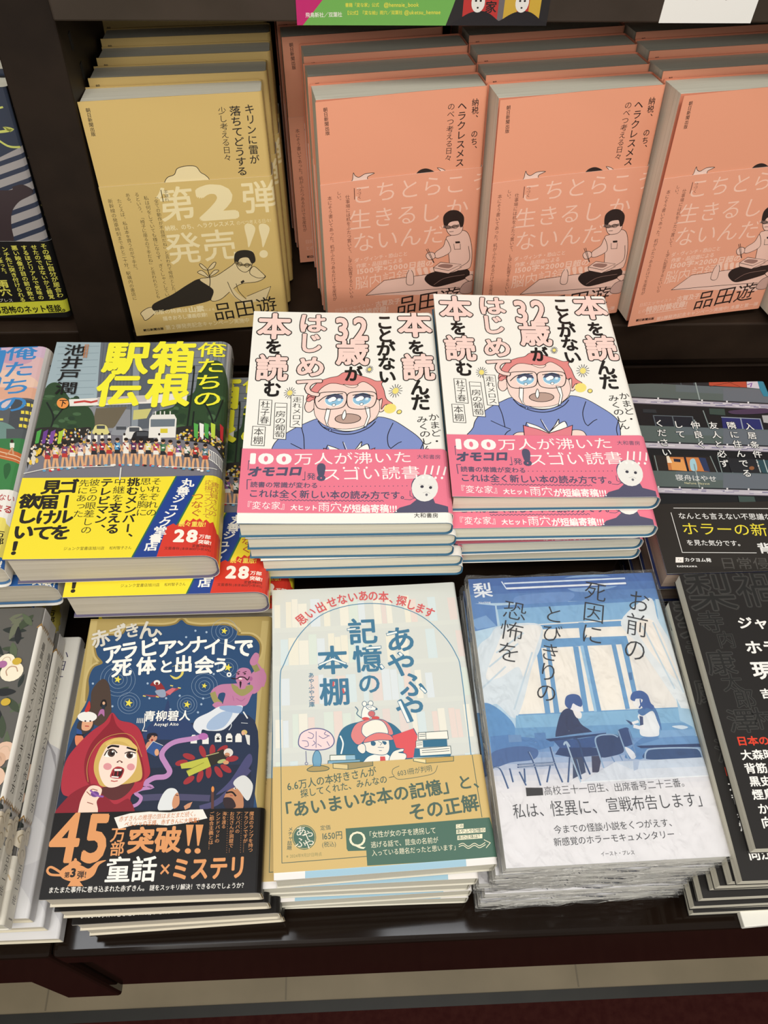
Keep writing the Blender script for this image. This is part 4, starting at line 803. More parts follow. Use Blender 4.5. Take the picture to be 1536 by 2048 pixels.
def art_memory_band():
    s = Sheet(127, 188, QY, CY, .55); G, GT = '#46695a', '#4b6155'
    s.use(CY1)
    s.blob([(140, 575), (190, 545), (270, 542), (318, 560), (290, 580), (180, 590)], '#a8925c', edge='#3f5a50', ew=6); s.poly([(186, 520), (255, 520), (248, 545), (192, 545)], '#6fa0bc'); s.line([(186, 520), (192, 545), (248, 545), (255, 520)], 5, '#2f6180')
    s.poly([(308, 505), (568, 490), (568, 512), (308, 524)], '#7aa6be'); s.poly([(350, 520), (480, 512), (670, 500), (672, 538), (470, 570), (350, 560)], '#9c8c60'); s.poly([(350, 525), (470, 535), (470, 568), (350, 558)], '#d8c28a')
    for l in ([(350, 560), (350, 520), (670, 500), (672, 538), (470, 570), (350, 560)], [(470, 570), (470, 530)]): s.line(l, 5, '#3f5a50')
    s.poly([(1000, 480), (1100, 470), (1325, 462), (1325, 500), (1100, 518), (1000, 500)], '#c0a05a'); s.poly([(1000, 480), (1100, 490), (1100, 518), (1000, 500)], '#e6d6a0'); s.line([(1000, 500), (1000, 480), (1325, 462), (1325, 500), (1100, 518), (1000, 500)], 5, '#3f5a50'); s.line([(1100, 488), (1100, 518)], 4, '#3f5a50')
    s.use(CY)
    s.line([(125, 1100), (134, 1690), (625, 1648)], 4, GT); s.line([(1238, 1030), (1300, 1420)], 4, GT)
    s.text('6.6万人の本好きさんが', (160, 1248), (682, 1152), GT, .012, 1.15); s.text('探してくれた、みんなの', (238, 1290), (746, 1198), GT, .012, 1.1)
    s.text('「あいまいな本の記憶」', (95, 1398), (1160, 1228), GT, .025, 1.0); s.text('と、', (1155, 1222), (1335, 1205), GT, .02, 1.0); s.text('その正解', (868, 1398), (1282, 1332), GT, .025, 1.0)
    s.line([(815, 1122), (780, 1140), (775, 1165), (785, 1182), (755, 1190), (785, 1185), (820, 1200), (950, 1182), (1020, 1162), (1040, 1120)], 3, GT, smooth=True); s.text('6031冊が判明', (804, 1166), (1008, 1134), GT, .005, 1.15)
    s.ell(262, 1540, 70, 72, G); s.ell(262, 1540, 64, 66, None, edge='#d3b878', ew=3)
    for c, x, y in (('あ', 245, 1505), ('や', 285, 1530), ('ふ', 240, 1570), ('や', 290, 1578)): s.char(c, x, y, 68, 64, '#e8e2cf', .005)
    s.text('定価', (355, 1486), (416, 1480), GT, .0, 1.0); s.text('1650円', (360, 1534), (486, 1524), GT, .01, 1.15); s.text('(税込)', (365, 1582), (448, 1576), GT, 0, 1.1); s.text('※2024年9月27日時点', (158, 1652), (366, 1636), '#8d8a5c', 0, 1.1)
    s.vtext('メチャ話題', (184, 1480), (176, 1615), GT, .01, 1.1)
    s.poly([(503, 1487), (1342, 1422), (1420, 1640), (1420, 1655), (630, 1702), (624, 1614), (518, 1618), (510, 1605)], G)
    Yc = '#ebe2c4'
    s.char('Q', 572, 1545, 130, 125, Yc, .0); s.text('「女性が女の子を誘拐して', (622, 1525), (1032, 1496), Yc, .006, 1.15); s.text('逃げる話で、昆虫の名前が', (650, 1582), (1045, 1552), Yc, .006, 1.15); s.text('入っている題名だったと思います」', (655, 1630), (1165, 1592), Yc, .006, 1.15)
    for tx, x0, y0, x1, y1 in (('この', 1150, 1474, 1190, 1470), ('あやふや記憶の', 1152, 1505, 1318, 1494), ('本の正体は？', 1158, 1540, 1300, 1530)):
        s.poly([(x0 - 2, y0 - 12), (x1 + 2, y1 - 12), (x1 + 2, y1 + 13), (x0 - 2, y0 + 13)], Yc); s.text(tx, (x0, y0), (x1, y1), G, .01, 1.0)
    s.line([(1165, 1580), (1190, 1572), (1220, 1590), (1255, 1572), (1285, 1586), (1318, 1568)], 4, Yc, smooth=True); s.line([(1165, 1592), (1190, 1584), (1220, 1602), (1255, 1584), (1285, 1598), (1320, 1580)], 4, Yc, smooth=True); s.line([(1312, 1552), (1348, 1570), (1325, 1598)], 4, Yc)
    return s
# ---- blue classroom, shrink-wrapped
CO, CO1 = (930, 1130, 2.793), (940, 1380, 3.072)
QO = [(935, 1153), (1310, 1139), (1469, 1710), (1013, 1737)]
def art_room():
    s = Sheet(131, 190, QO, CO, .3); R = random.Random(9)
    s.rect(-50, -50, 1700, 2000, '#b9d3e4')
    bands = ['#3f62a4', '#456ba9', '#5078b2', '#5c85ba']
    for i, c in enumerate(bands): s.poly([(-20, 20 + i * 45), (1150, -20 + i * 45), (1180, 40 + i * 45), (0, 70 + i * 45)], c)
    s.blob([(560, 60), (760, 40), (900, 80), (760, 130), (600, 130)], '#86a9d2'); s.blob([(300, 160), (600, 140), (560, 200), (320, 220)], '#6f95c8')
    s.poly([(205, 75), (905, 45), (915, 100), (250, 135)], '#4468a8'); s.line([(225, 90), (900, 60)], 9, '#dbe8f3'); s.line([(240, 118), (905, 88)], 11, '#eef3f6'); s.line([(208, 80), (235, 120)], 6, '#dbe8f3')
    s.poly([(20, 200), (170, 215), (185, 330), (60, 360), (30, 320)], '#5b86bd'); s.poly([(30, 300), (120, 270), (180, 330), (70, 350)], '#7ea5d0')
    s.poly([(180, 215), (1070, 165), (1090, 290), (200, 330)], '#86b3d6'); s.poly([(180, 215), (1070, 165), (1072, 185), (182, 236)], '#5f8cc0')
    s.poly([(400, 320), (910, 290), (1210, 790), (470, 830), (300, 830)], '#efe9df'); s.poly([(900, 300), (1080, 300), (1240, 780), (1000, 800)], '#e6e2dc')
    fr = '#6a9cc8'
    for q in ([(410, 325), (880, 300), (900, 330), (415, 350)], [(410, 405), (910, 385), (925, 430), (405, 455)], [(640, 310), (670, 308), (680, 400), (650, 402)], [(400, 440), (430, 440), (485, 825), (455, 828)], [(460, 445), (480, 445), (535, 820), (505, 822)], [(610, 445), (640, 445), (700, 815), (670, 818)], [(650, 440), (690, 440), (770, 808), (730, 812)], [(825, 430), (850, 430), (930, 795), (905, 798)], [(880, 425), (910, 425), (985, 780), (960, 785)], [(300, 828), (1205, 785), (1208, 795), (300, 840)]): s.poly(q, fr)
    s.poly([(650, 440), (668, 440), (745, 810), (730, 812)], '#9cc3df'); s.poly([(920, 592), (940, 590), (945, 632), (928, 634)], '#4d78a8')
    # curtains
    s.blob([(200, 330), (420, 320), (430, 440), (380, 560), (330, 760), (280, 850), (180, 770), (110, 780), (70, 480), (140, 390)], '#d7e0e6'); s.blob([(240, 350), (420, 330), (400, 460), (340, 620), (300, 560), (200, 620), (120, 620), (180, 450)], '#eae8e4')
    s.blob([(880, 300), (1040, 170), (1090, 300), (1180, 460), (1290, 760), (1280, 900), (1180, 740), (1060, 560), (960, 420)], '#dfe4e6'); s.blob([(960, 330), (1060, 300), (1160, 500), (1210, 640), (1080, 520)], '#efe8df')
    for l in ([(180, 480), (330, 370)], [(140, 560), (300, 430)], [(280, 800), (380, 480)], [(1000, 330), (1180, 680)], [(1060, 310), (1230, 700)], [(90, 690), (230, 560)]): s.line(l, 9, '#c3d3de', smooth=True)
    s.blob([(90, 800), (130, 765), (220, 820), (285, 900), (280, 1000), (130, 1000)], '#5f93c4')
    s.poly([(290, 835), (1210, 790), (1290, 900), (1310, 1000), (285, 1010)], '#86b4d4'); s.poly([(285, 905), (1270, 870), (1300, 960), (285, 1010)], '#6f9fc8'); s.poly([(1190, 735), (1215, 790), (1310, 800), (1290, 900), (1210, 860)], '#a5c6dc')
    for i, c in enumerate(('#6d97c6', '#7397c4', '#8aa6cc', '#a0b3d0', '#b8c2d6', '#c9cdda', '#d6d7de', '#dddce0', '#e1dfe2', '#e4e2e4')):
        y = 985 + i * 32; s.poly([(100, y), (1500, y - 45), (1700, 1800), (100, 1900)], c)
    s.use(CO1)
    d1, d2, d3 = '#27406f', '#34558c', '#4a74a8'
    s.poly([(130, 280), (250, 268), (300, 280), (530, 300), (520, 340), (420, 365), (140, 400)], '#5583b8'); s.blob([(140, 380), (300, 340), (420, 360), (400, 420), (260, 440), (150, 470)], '#48689c'); s.poly([(240, 270), (320, 270), (325, 312), (245, 316)], '#6d92bd'); s.poly([(400, 258), (470, 255), (475, 300), (408, 302)], '#5b86b8')
    # boy
    s.poly([(640, 400), (700, 390), (720, 500), (640, 540)], '#3a4868'); s.poly([(755, 400), (820, 395), (800, 500), (760, 500)], '#3c3f5c')
    s.poly([(530, 390), (560, 345), (700, 340), (800, 350), (800, 395), (640, 410)], d1)
    s.blob([(535, 290), (545, 200), (570, 130), (610, 105), (650, 130), (690, 200), (740, 235), (755, 255), (680, 268), (600, 280)], '#2d3b62'); s.blob([(640, 110), (690, 130), (690, 165), (660, 160)], '#eae6e4')
    s.blob([(610, 95), (640, 75), (685, 70), (700, 95), (680, 125), (650, 120), (625, 110)], '#e9e8ea'); s.blob([(590, 70), (600, 30), (640, 16), (680, 28), (698, 70), (690, 95), (660, 85), (640, 75), (625, 108), (600, 95)], '#3d5c96')
    # desk in front of him
    s.poly([(470, 292), (640, 265), (845, 240), (848, 258), (700, 290), (500, 305)], '#6e97c4'); s.poly([(470, 295), (845, 255), (846, 268), (500, 310)], d1); s.poly([(520, 305), (700, 290), (790, 275), (780, 345), (560, 350)], d2)
    # girl
    s.blob([(960, 400), (1060, 290), (1150, 270), (1170, 330), (1080, 410), (1020, 415)], '#5a86b8'); s.blob([(1000, 360), (1030, 400), (1000, 415), (960, 345)], '#dfe2e8')
    s.blob([(1060, 270), (1055, 190), (1040, 150), (1080, 120), (1140, 110), (1175, 180), (1172, 240), (1160, 275)], '#e4e6e8'); s.blob([(1040, 120), (1090, 95), (1145, 100), (1180, 190), (1185, 240), (1160, 180), (1130, 120), (1070, 150)], d3); s.poly([(1050, 150), (1072, 155), (1075, 205), (1055, 210)], '#3a4a74')
    s.blob([(1008, 60), (1030, 40), (1065, 50), (1075, 85), (1050, 105), (1020, 90)], '#ecebe9'); s.blob([(995, 45), (1010, 5), (1060, -5), (1100, 20), (1120, 70), (1140, 90), (1130, 110), (1095, 100), (1080, 110), (1060, 80), (1070, 50), (1030, 45), (1020, 60)], '#3d5f9c'); s.line([(1055, 50), (1060, 85), (1050, 100)], 9, '#3d5f9c')
    s.poly([(965, 175), (985, 180), (1020, 200), (1000, 208)], '#3c4f78'); s.line([(1020, 215), (1060, 225), (1075, 222)], 22, '#e9e8ea', smooth=True); s.line([(1040, 185), (1010, 195)], 16, '#e9e8ea')
    # chairs and desks
    s.poly([(1030, 335), (1180, 290), (1400, 275), (1430, 330), (1180, 340), (1060, 345)], '#6c98c6'); s.poly([(1030, 335), (1430, 320), (1432, 340), (1060, 350)], d1); s.poly([(1180, 240), (1390, 230), (1400, 270), (1170, 285)], '#7fa8cf'); s.blob([(1250, 215), (1310, 208), (1350, 220), (1310, 232)], '#d5e2ec')
    s.blob([(1085, 415), (1090, 370), (1140, 350), (1370, 345), (1420, 360), (1440, 410), (1300, 420)], '#30507f'); s.line([(1085, 415), (1092, 372), (1140, 352), (1370, 347), (1420, 362), (1440, 410)], 9, '#9fb9d4', smooth=True)
    s.blob([(780, 300), (810, 270), (910, 268), (945, 330), (950, 375), (880, 400), (815, 405), (795, 350)], '#2a426f'); s.line([(830, 470), (800, 380), (778, 300), (805, 272), (880, 266), (915, 280)], 9, '#8faccb', smooth=True); s.line([(880, 405), (900, 440)], 7, '#6f8fb8'); s.line([(930, 395), (945, 425)], 7, '#6f8fb8')
    s.blob([(918, 250), (945, 228), (985, 230), (1010, 310), (1000, 330), (950, 335)], '#2f4a7c'); s.line([(920, 245), (950, 330), (985, 420)], 8, '#8faccb', smooth=True); s.line([(985, 235), (1010, 320), (1030, 400)], 7, '#6f8fb8')
    s.line([(690, 560), (640, 430), (600, 320), (585, 325)], 9, '#a9c0d6', smooth=True); s.line([(560, 290), (650, 290), (680, 320), (700, 400), (745, 510)], 10, '#2d4a78', smooth=True); s.line([(585, 330), (600, 312), (620, 340)], 9, '#a9c0d6', smooth=True)
    for l in ([(500, 345), (530, 450), (575, 560)], [(365, 375), (400, 450), (440, 580)], [(300, 455), (520, 440)], [(300, 470), (520, 455)], [(310, 500), (350, 580)], [(250, 480), (270, 560)], [(145, 475), (190, 480), (240, 600)], [(340, 480), (345, 560)], [(500, 460), (480, 560)], [(620, 410), (610, 560)], [(660, 420), (690, 540)]): s.line(l, 9, '#34517f', smooth=True); s.line([(x + 6, y) for x, y in l], 3, '#aebfd4', smooth=True)
    s.poly([(690, 562), (900, 435), (1440, 405), (1490, 515), (1100, 545)], '#d3d9e2'); s.poly([(900, 435), (1440, 405), (1465, 460), (1000, 480)], '#c5d0de'); s.line([(690, 562), (1480, 518)], 7, '#e8ebee'); s.poly([(1010, 430), (1050, 428), (1040, 480), (1015, 490)], '#a9b8cf')
    s.use(CO)
    T = '#34353c'
    s.text('梨', (46, 133), (156, 127), '#eef2f6', .02, .9); s.text('Nothing', (78, 200), (146, 196), '#e4ebf2', .02)
    s.vtext('お前の', (985, 130), (952, 535), '#22262e', -.008, .85); s.vtext('死因に', (740, 80), (712, 440), '#22262e', -.008, .95); s.vtext('とびきりの', (505, 215), (455, 765), '#22262e', -.008, 1.0); s.vtext('恐怖を', (290, 190), (238, 540), '#22262e', -.008, 1.05)
    s.poly([(345, 1240), (440, 1240), (444, 1282), (350, 1288)], '#2b2a2e'); s.text('高校三十一回生、', (446, 1260), (838, 1234), T, -.006, 1.1); s.text('出席番号二十三番。', (838, 1238), (1260, 1206), T, -.006, 1.1)
    s.text('私は、', (272, 1376), (490, 1358), T, -.004, 1.2); s.text('怪異に、', (482, 1360), (790, 1340), T, -.004, 1.2); s.text('宣戦布告します」', (795, 1338), (1372, 1298), T, -.004, 1.2)
    s.text('今までの怪談小説をくつがえす、', (502, 1476), (1190, 1430), T, 0, 1.05); s.text('新感覚のホラーモキュメンタリー', (502, 1546), (1180, 1496), T, 0, 1.05); s.text('イースト・プレス', (766, 1610), (956, 1600), T, 0, 1.1)
    return s
# ---- mustard essay book, rack
C1 = (0, 0, 2.56)
QK = [(156, 200), (523, 180), (578, 650), (273, 668)]
def cloud(s, pts, fill, edge): s.blob(pts, fill, edge=edge, ew=3)
def art_giraffe():
    s = Sheet(135, 199, QK, C1, .5); D = '#2a241c'
    s.blob([(840, 930), (855, 900), (890, 885), (905, 855), (950, 842), (1000, 845), (1025, 875), (1050, 890), (1070, 915), (1060, 960), (850, 960)], '#e6d3a2', edge=D, ew=3.5)
    s.vtext('キリンに雷が', (1272, 525), (1305, 835), D, .012, 1.05); s.vtext('落ちてどうする', (1198, 535), (1242, 895), D, .014, 1.15); s.vtext('少し考える日々', (1132, 540), (1166, 820), D, .006, 1.1); s.vtext('朝日新聞出版', (451, 542), (482, 686), D, .012, 1.0)
    s.mm = True; s.vtext('キリンに雷が落ちてどうする', (71, 80), (71, 5), D, .01, .9); s.mm = False
    return s
def art_giraffe_band():
    s = Sheet(135, 199, QK, C1, .5); D = '#2a241c'; P = '#e9d8a8'
    s.text('第', (800, 1045), (1000, 1030), P, .012, .95); s.text('2', (990, 1032), (1232, 1016), P, .055, .62); s.text('弾', (1235, 1010), (1425, 998), P, .012, .95)
    s.text('納税、のち、ヘラクレスメス', (842, 1160), (1200, 1135), P, .02, 1.1); s.text('のべつ考える日々!', (1210, 1136), (1390, 1122), P, .0, 1.1); s.text('発売', (845, 1272), (1215, 1245), P, .008, .98)
    for x in (1278, 1352): s.blob([(x - 26, 1150), (x + 6, 1140), (x + 30, 1165), (x + 14, 1220), (x - 4, 1262), (x - 12, 1220)], P); s.ell(x, 1296, 22, 20, P)
    for tx, p0, p1 in (('手遅れ', (846, 962), (854, 1022)), ('「全ての動作が不自然だね」と言われて愕然とした。', (792, 985), (893, 1500)), ('私は何をしていても様にならず、ぎくしゃくしてい', (744, 990), (856, 1512)), ('るという。「椅子に座るの下手だね」と言われたことも', (697, 972), (810, 1520)), ('ある。', (650, 975), (665, 1036)), ('たとえば、私は本を買うのが下手だ。', (608, 1003), (698, 1380)), ('新幹線の発車時刻まであと二十分。駅構内の書店に', (562, 1003), (690, 1525))): s.vtext(tx, p0, p1, '#4a4026', -.002, 1.0 if len(tx) > 4 else 1.2)
    s.line([(822, 962), (834, 1022)], 4, '#4a4026')
    # reclining man
    c = '#dcc797'
    s.poly([(1268, 1515), (1390, 1465), (1365, 1535), (1240, 1555)], c); s.line([(1268, 1515), (1390, 1465), (1365, 1535)], 3, D)
    s.blob([(720, 1590), (760, 1565), (800, 1570), (790, 1595), (745, 1630), (728, 1610)], c, edge=D, ew=3)
    s.blob([(780, 1550), (880, 1500), (960, 1450), (1020, 1422), (1080, 1440), (1100, 1490), (1085, 1530), (1000, 1555), (900, 1570), (800, 1588)], D)
    s.blob([(1020, 1425), (1100, 1410), (1180, 1360), (1215, 1340), (1280, 1385), (1340, 1400), (1362, 1415), (1320, 1440), (1240, 1450), (1190, 1480), (1130, 1530), (1080, 1535), (1090, 1480)], c, edge=D, ew=3)
    s.line([(1190, 1420), (1180, 1470), (1210, 1510), (1260, 1545)], 26, c, smooth=True); s.line([(1165, 1440), (1200, 1510), (1250, 1550)], 3, D, smooth=True); s.line([(1210, 1450), (1225, 1490), (1262, 1530)], 3, D, smooth=True)
    s.blob([(1280, 1395), (1300, 1360), (1340, 1390), (1360, 1415), (1320, 1420)], c, edge=D, ew=3)
    s.blob([(1210, 1340), (1235, 1310), (1285, 1320), (1290, 1360), (1260, 1390), (1225, 1375)], c, edge=D, ew=3)
    s.blob([(1200, 1335), (1205, 1290), (1245, 1275), (1295, 1285), (1310, 1330), (1290, 1345), (1270, 1315), (1230, 1320), (1215, 1350)], D)
    s.line([(1208, 1340), (1240, 1352), (1285, 1352)], 12, '#7a6a48', smooth=True); s.ell(1228, 1348, 12, 10, None, edge=D, ew=3); s.ell(1266, 1354, 12, 10, None, edge=D, ew=3)
    s.poly([(1232, 1440), (1248, 1430), (1254, 1440), (1238, 1450)], D); s.line([(1068, 1490), (1075, 1430), (1062, 1375)], 4, D, smooth=True)
    for q in ([(1062, 1375), (1030, 1345), (1020, 1350), (1040, 1372)], [(1062, 1375), (1090, 1340), (1105, 1340), (1090, 1368)], [(1070, 1415), (1035, 1380), (1010, 1388), (1040, 1405)], [(1072, 1410), (1095, 1380), (1120, 1380), (1100, 1398)]): s.blob(q, c, edge=D, ew=3)
    s.text('品田遊', (1090, 1600), (1425, 1560), '#231d16', .004, .98)
    s.text('初版の特典は', (780, 1592), (960, 1582), P, .02, .9); s.text('山素', (962, 1582), (1045, 1576), P, .05, .9); s.text('による', (1048, 1584), (1100, 1580), P, .01); s.text('描きおろし漫画収録!', (832, 1625), (1062, 1608), P, .03, 1.1); s.text('第２弾発売記念キャンペーン実施中', (845, 1672), (1280, 1640), P, .015, 1.1); s.text('朝日新聞出版', (732, 1682), (836, 1675), D, .03, .9)
    return s
# ---- salmon essay books, rack
C3, C5 = (1036, 0, 3.072), (1036, 300, 3.072)
QS2 = [(998, 190), (1336, 163), (1231, 629), (955, 657)]
QS3 = [(1362, 182), (1688, 161), (1518, 617), (1248, 648)]
def art_tax():
    s = Sheet(133, 200, QS2, C3, .5); D = '#2b1c18'
    s.vtext('納税、　のち、', (832, 580), (770, 925), D, .012, .95); s.vtext('ヘラクレスメス', (752, 598), (672, 1015), D, .012, 1.05); s.vtext('のべつ考える日々', (685, 608), (610, 978), D, .004, 1.1)
    s.use(C5, QS3); s.use((1036, 0, 3.072)); s.vtext('朝日新聞出版', (1047, 594), (1010, 768), D, .012, 1.0)
    s.use(C5, QS2)
    s.blob([(30, 150), (40, 112), (48, 130), (70, 140), (110, 120), (163, 118), (120, 140), (110, 170), (20, 180)], '#eccabb', edge=D, ew=3.5); s.blob([(400, 145), (430, 110), (475, 98), (520, 120), (535, 160), (400, 170)], D); s.blob([(540, 95), (575, 105), (592, 130), (570, 150), (560, 120)], '#eccabb', edge=D, ew=3)
    s.mm = True; s.vtext('納税、のち、ヘラクレスメス', (70, 80), (70, 5), D, .01, .9); s.mm = False
    return s
def art_tax_band():
    s = Sheet(133, 200, QS2, C5, .5); D = '#2b1c18'; P = '#f4c6b0'; c = '#edc3b2'
    s.text('こちとらこ', (5, 252), (700, 192), P, -.004, .95); s.text('う', (720, 190), (845, 180), P, -.004, .95)
    s.text('生きるし', (-35, 410), (525, 372), P, -.004, .95); s.text('か', (545, 360), (690, 350), P, -.004, .95); s.text('ないんだ', (-35, 552), (525, 510), P, -.004, .95)
    s.use(C5, QS3)
    s.text('ダ・ヴィンチ・恐山こと', (925, 632), (1240, 600), P, .02, 1.0); s.text('作家・品田遊による', (925, 668), (1200, 640), P, .02, 1.0); s.text('1500字×2000日超の', (912, 702), (1370, 662), P, .03, .85); s.text('脳内記録', (885, 775), (1210, 738), P, -.002, 1.1)
    for i in range(4): s.blob([(1225 + 36 * i, 700), (1250 + 36 * i, 690), (1245 + 36 * i, 730), (1232 + 36 * i, 752)], P); s.ell(1232 + 36 * i, 772, 8, 8, P)
    for tx, p0, p1 in (('つづく', (1085, 182), (1072, 250)), ('仕事場には机をふたつ置いて、Ｌ字に配置するといいら', (1010, 220), (840, 865)), ('しい。', (968, 195), (950, 265)), ('本にそう書いてあった。机がふたつあるだけで生産性が', (907, 222), (742, 875))): s.vtext(tx, p0, p1, '#5c352a', -.002, 1.0 if len(tx) > 4 else 1.2)
    s.line([(1060, 182), (1042, 250)], 4, '#5c352a')
    s.use(C5, QS2)
    s.poly([(0, 880), (120, 792), (600, 740), (740, 770), (560, 900)], c); s.line([(0, 880), (120, 792), (600, 740)], 3, D); s.line([(0, 880), (560, 850)], 3, D)
    s.blob([(250, 820), (258, 765), (275, 735), (283, 728), (292, 738), (298, 765), (288, 822)], c, edge=D, ew=3); s.rect(276, 726, 290, 738, c)
    s.blob([(555, 870), (590, 825), (640, 810), (655, 850), (620, 885), (570, 890)], '#c9a296', edge=D, ew=3)
    s.blob([(360, 800), (380, 765), (440, 745), (540, 735), (620, 735), (630, 770), (590, 800), (460, 838), (400, 840)], D); s.line([(410, 830), (480, 790), (600, 770)], 3, '#8a6a60', smooth=True)
    s.blob([(600, 790), (640, 770), (650, 790), (625, 812)], c, edge=D, ew=3)
    s.blob([(525, 540), (560, 520), (620, 490), (660, 510), (668, 600), (650, 700), (620, 735), (530, 735), (525, 640)], c, edge=D, ew=3)
    s.blob([(525, 545), (500, 590), (450, 625), (440, 655), (470, 660), (540, 620)], c, edge=D, ew=3); s.blob([(390, 645), (410, 625), (440, 630), (440, 660), (405, 672)], c, edge=D, ew=3); s.line([(398, 605), (428, 690)], 3, D); s.line([(408, 602), (432, 692)], 3, D)
    s.line([(650, 590), (640, 680), (560, 730)], 3, D, smooth=True); s.poly([(575, 560), (603, 558), (604, 570), (577, 572)], D); s.line([(565, 575), (565, 610), (600, 608), (603, 575)], 2.5, D)
    s.poly([(422, 722), (470, 688), (590, 705), (560, 745), (500, 762), (425, 745)], c); s.line([(422, 722), (470, 688), (590, 705), (510, 742), (422, 722)], 3, D); s.line([(422, 722), (425, 745), (505, 762), (590, 722)], 3, D); s.blob([(450, 715), (480, 700), (540, 708), (510, 728)], '#9c7468')
    s.blob([(535, 470), (545, 440), (620, 430), (635, 470), (610, 510), (560, 520), (540, 500)], c, edge=D, ew=3); s.blob([(525, 460), (530, 400), (570, 365), (620, 365), (650, 400), (640, 455), (620, 470), (610, 430), (560, 440), (540, 470)], D)
    s.line([(525, 465), (560, 470), (610, 460)], 16, '#7a6258', smooth=True); s.ell(545, 468, 15, 11, None, edge=D, ew=3); s.ell(588, 466, 15, 11, None, edge=D, ew=3); s.line([(550, 498), (575, 496)], 3, D)
    s.use(C5, QS3)
    s.text('品田遊', (1075, 930), (1455, 865), '#2b1c18', .004, 1.0, shear=.12); s.text('日記エッセイスト・', (722, 938), (960, 908), P, .0, 1.0); s.text('古賀及子', (962, 910), (1110, 892), P, .03, 1.05); s.text('との', (712, 980), (765, 972), P); s.text('特別対談収録!', (765, 970), (1030, 940), P, .04, 1.1); s.line([(762, 995), (1022, 968)], 4, P)
    s.text('朝日新聞出版', (702, 1032), (818, 1024), D, .03, .9); s.text('第2弾発売記念キャンペーン実施中! 本書と第一弾', (832, 1030), (1470, 945), P, .02, 1.0)
    return s
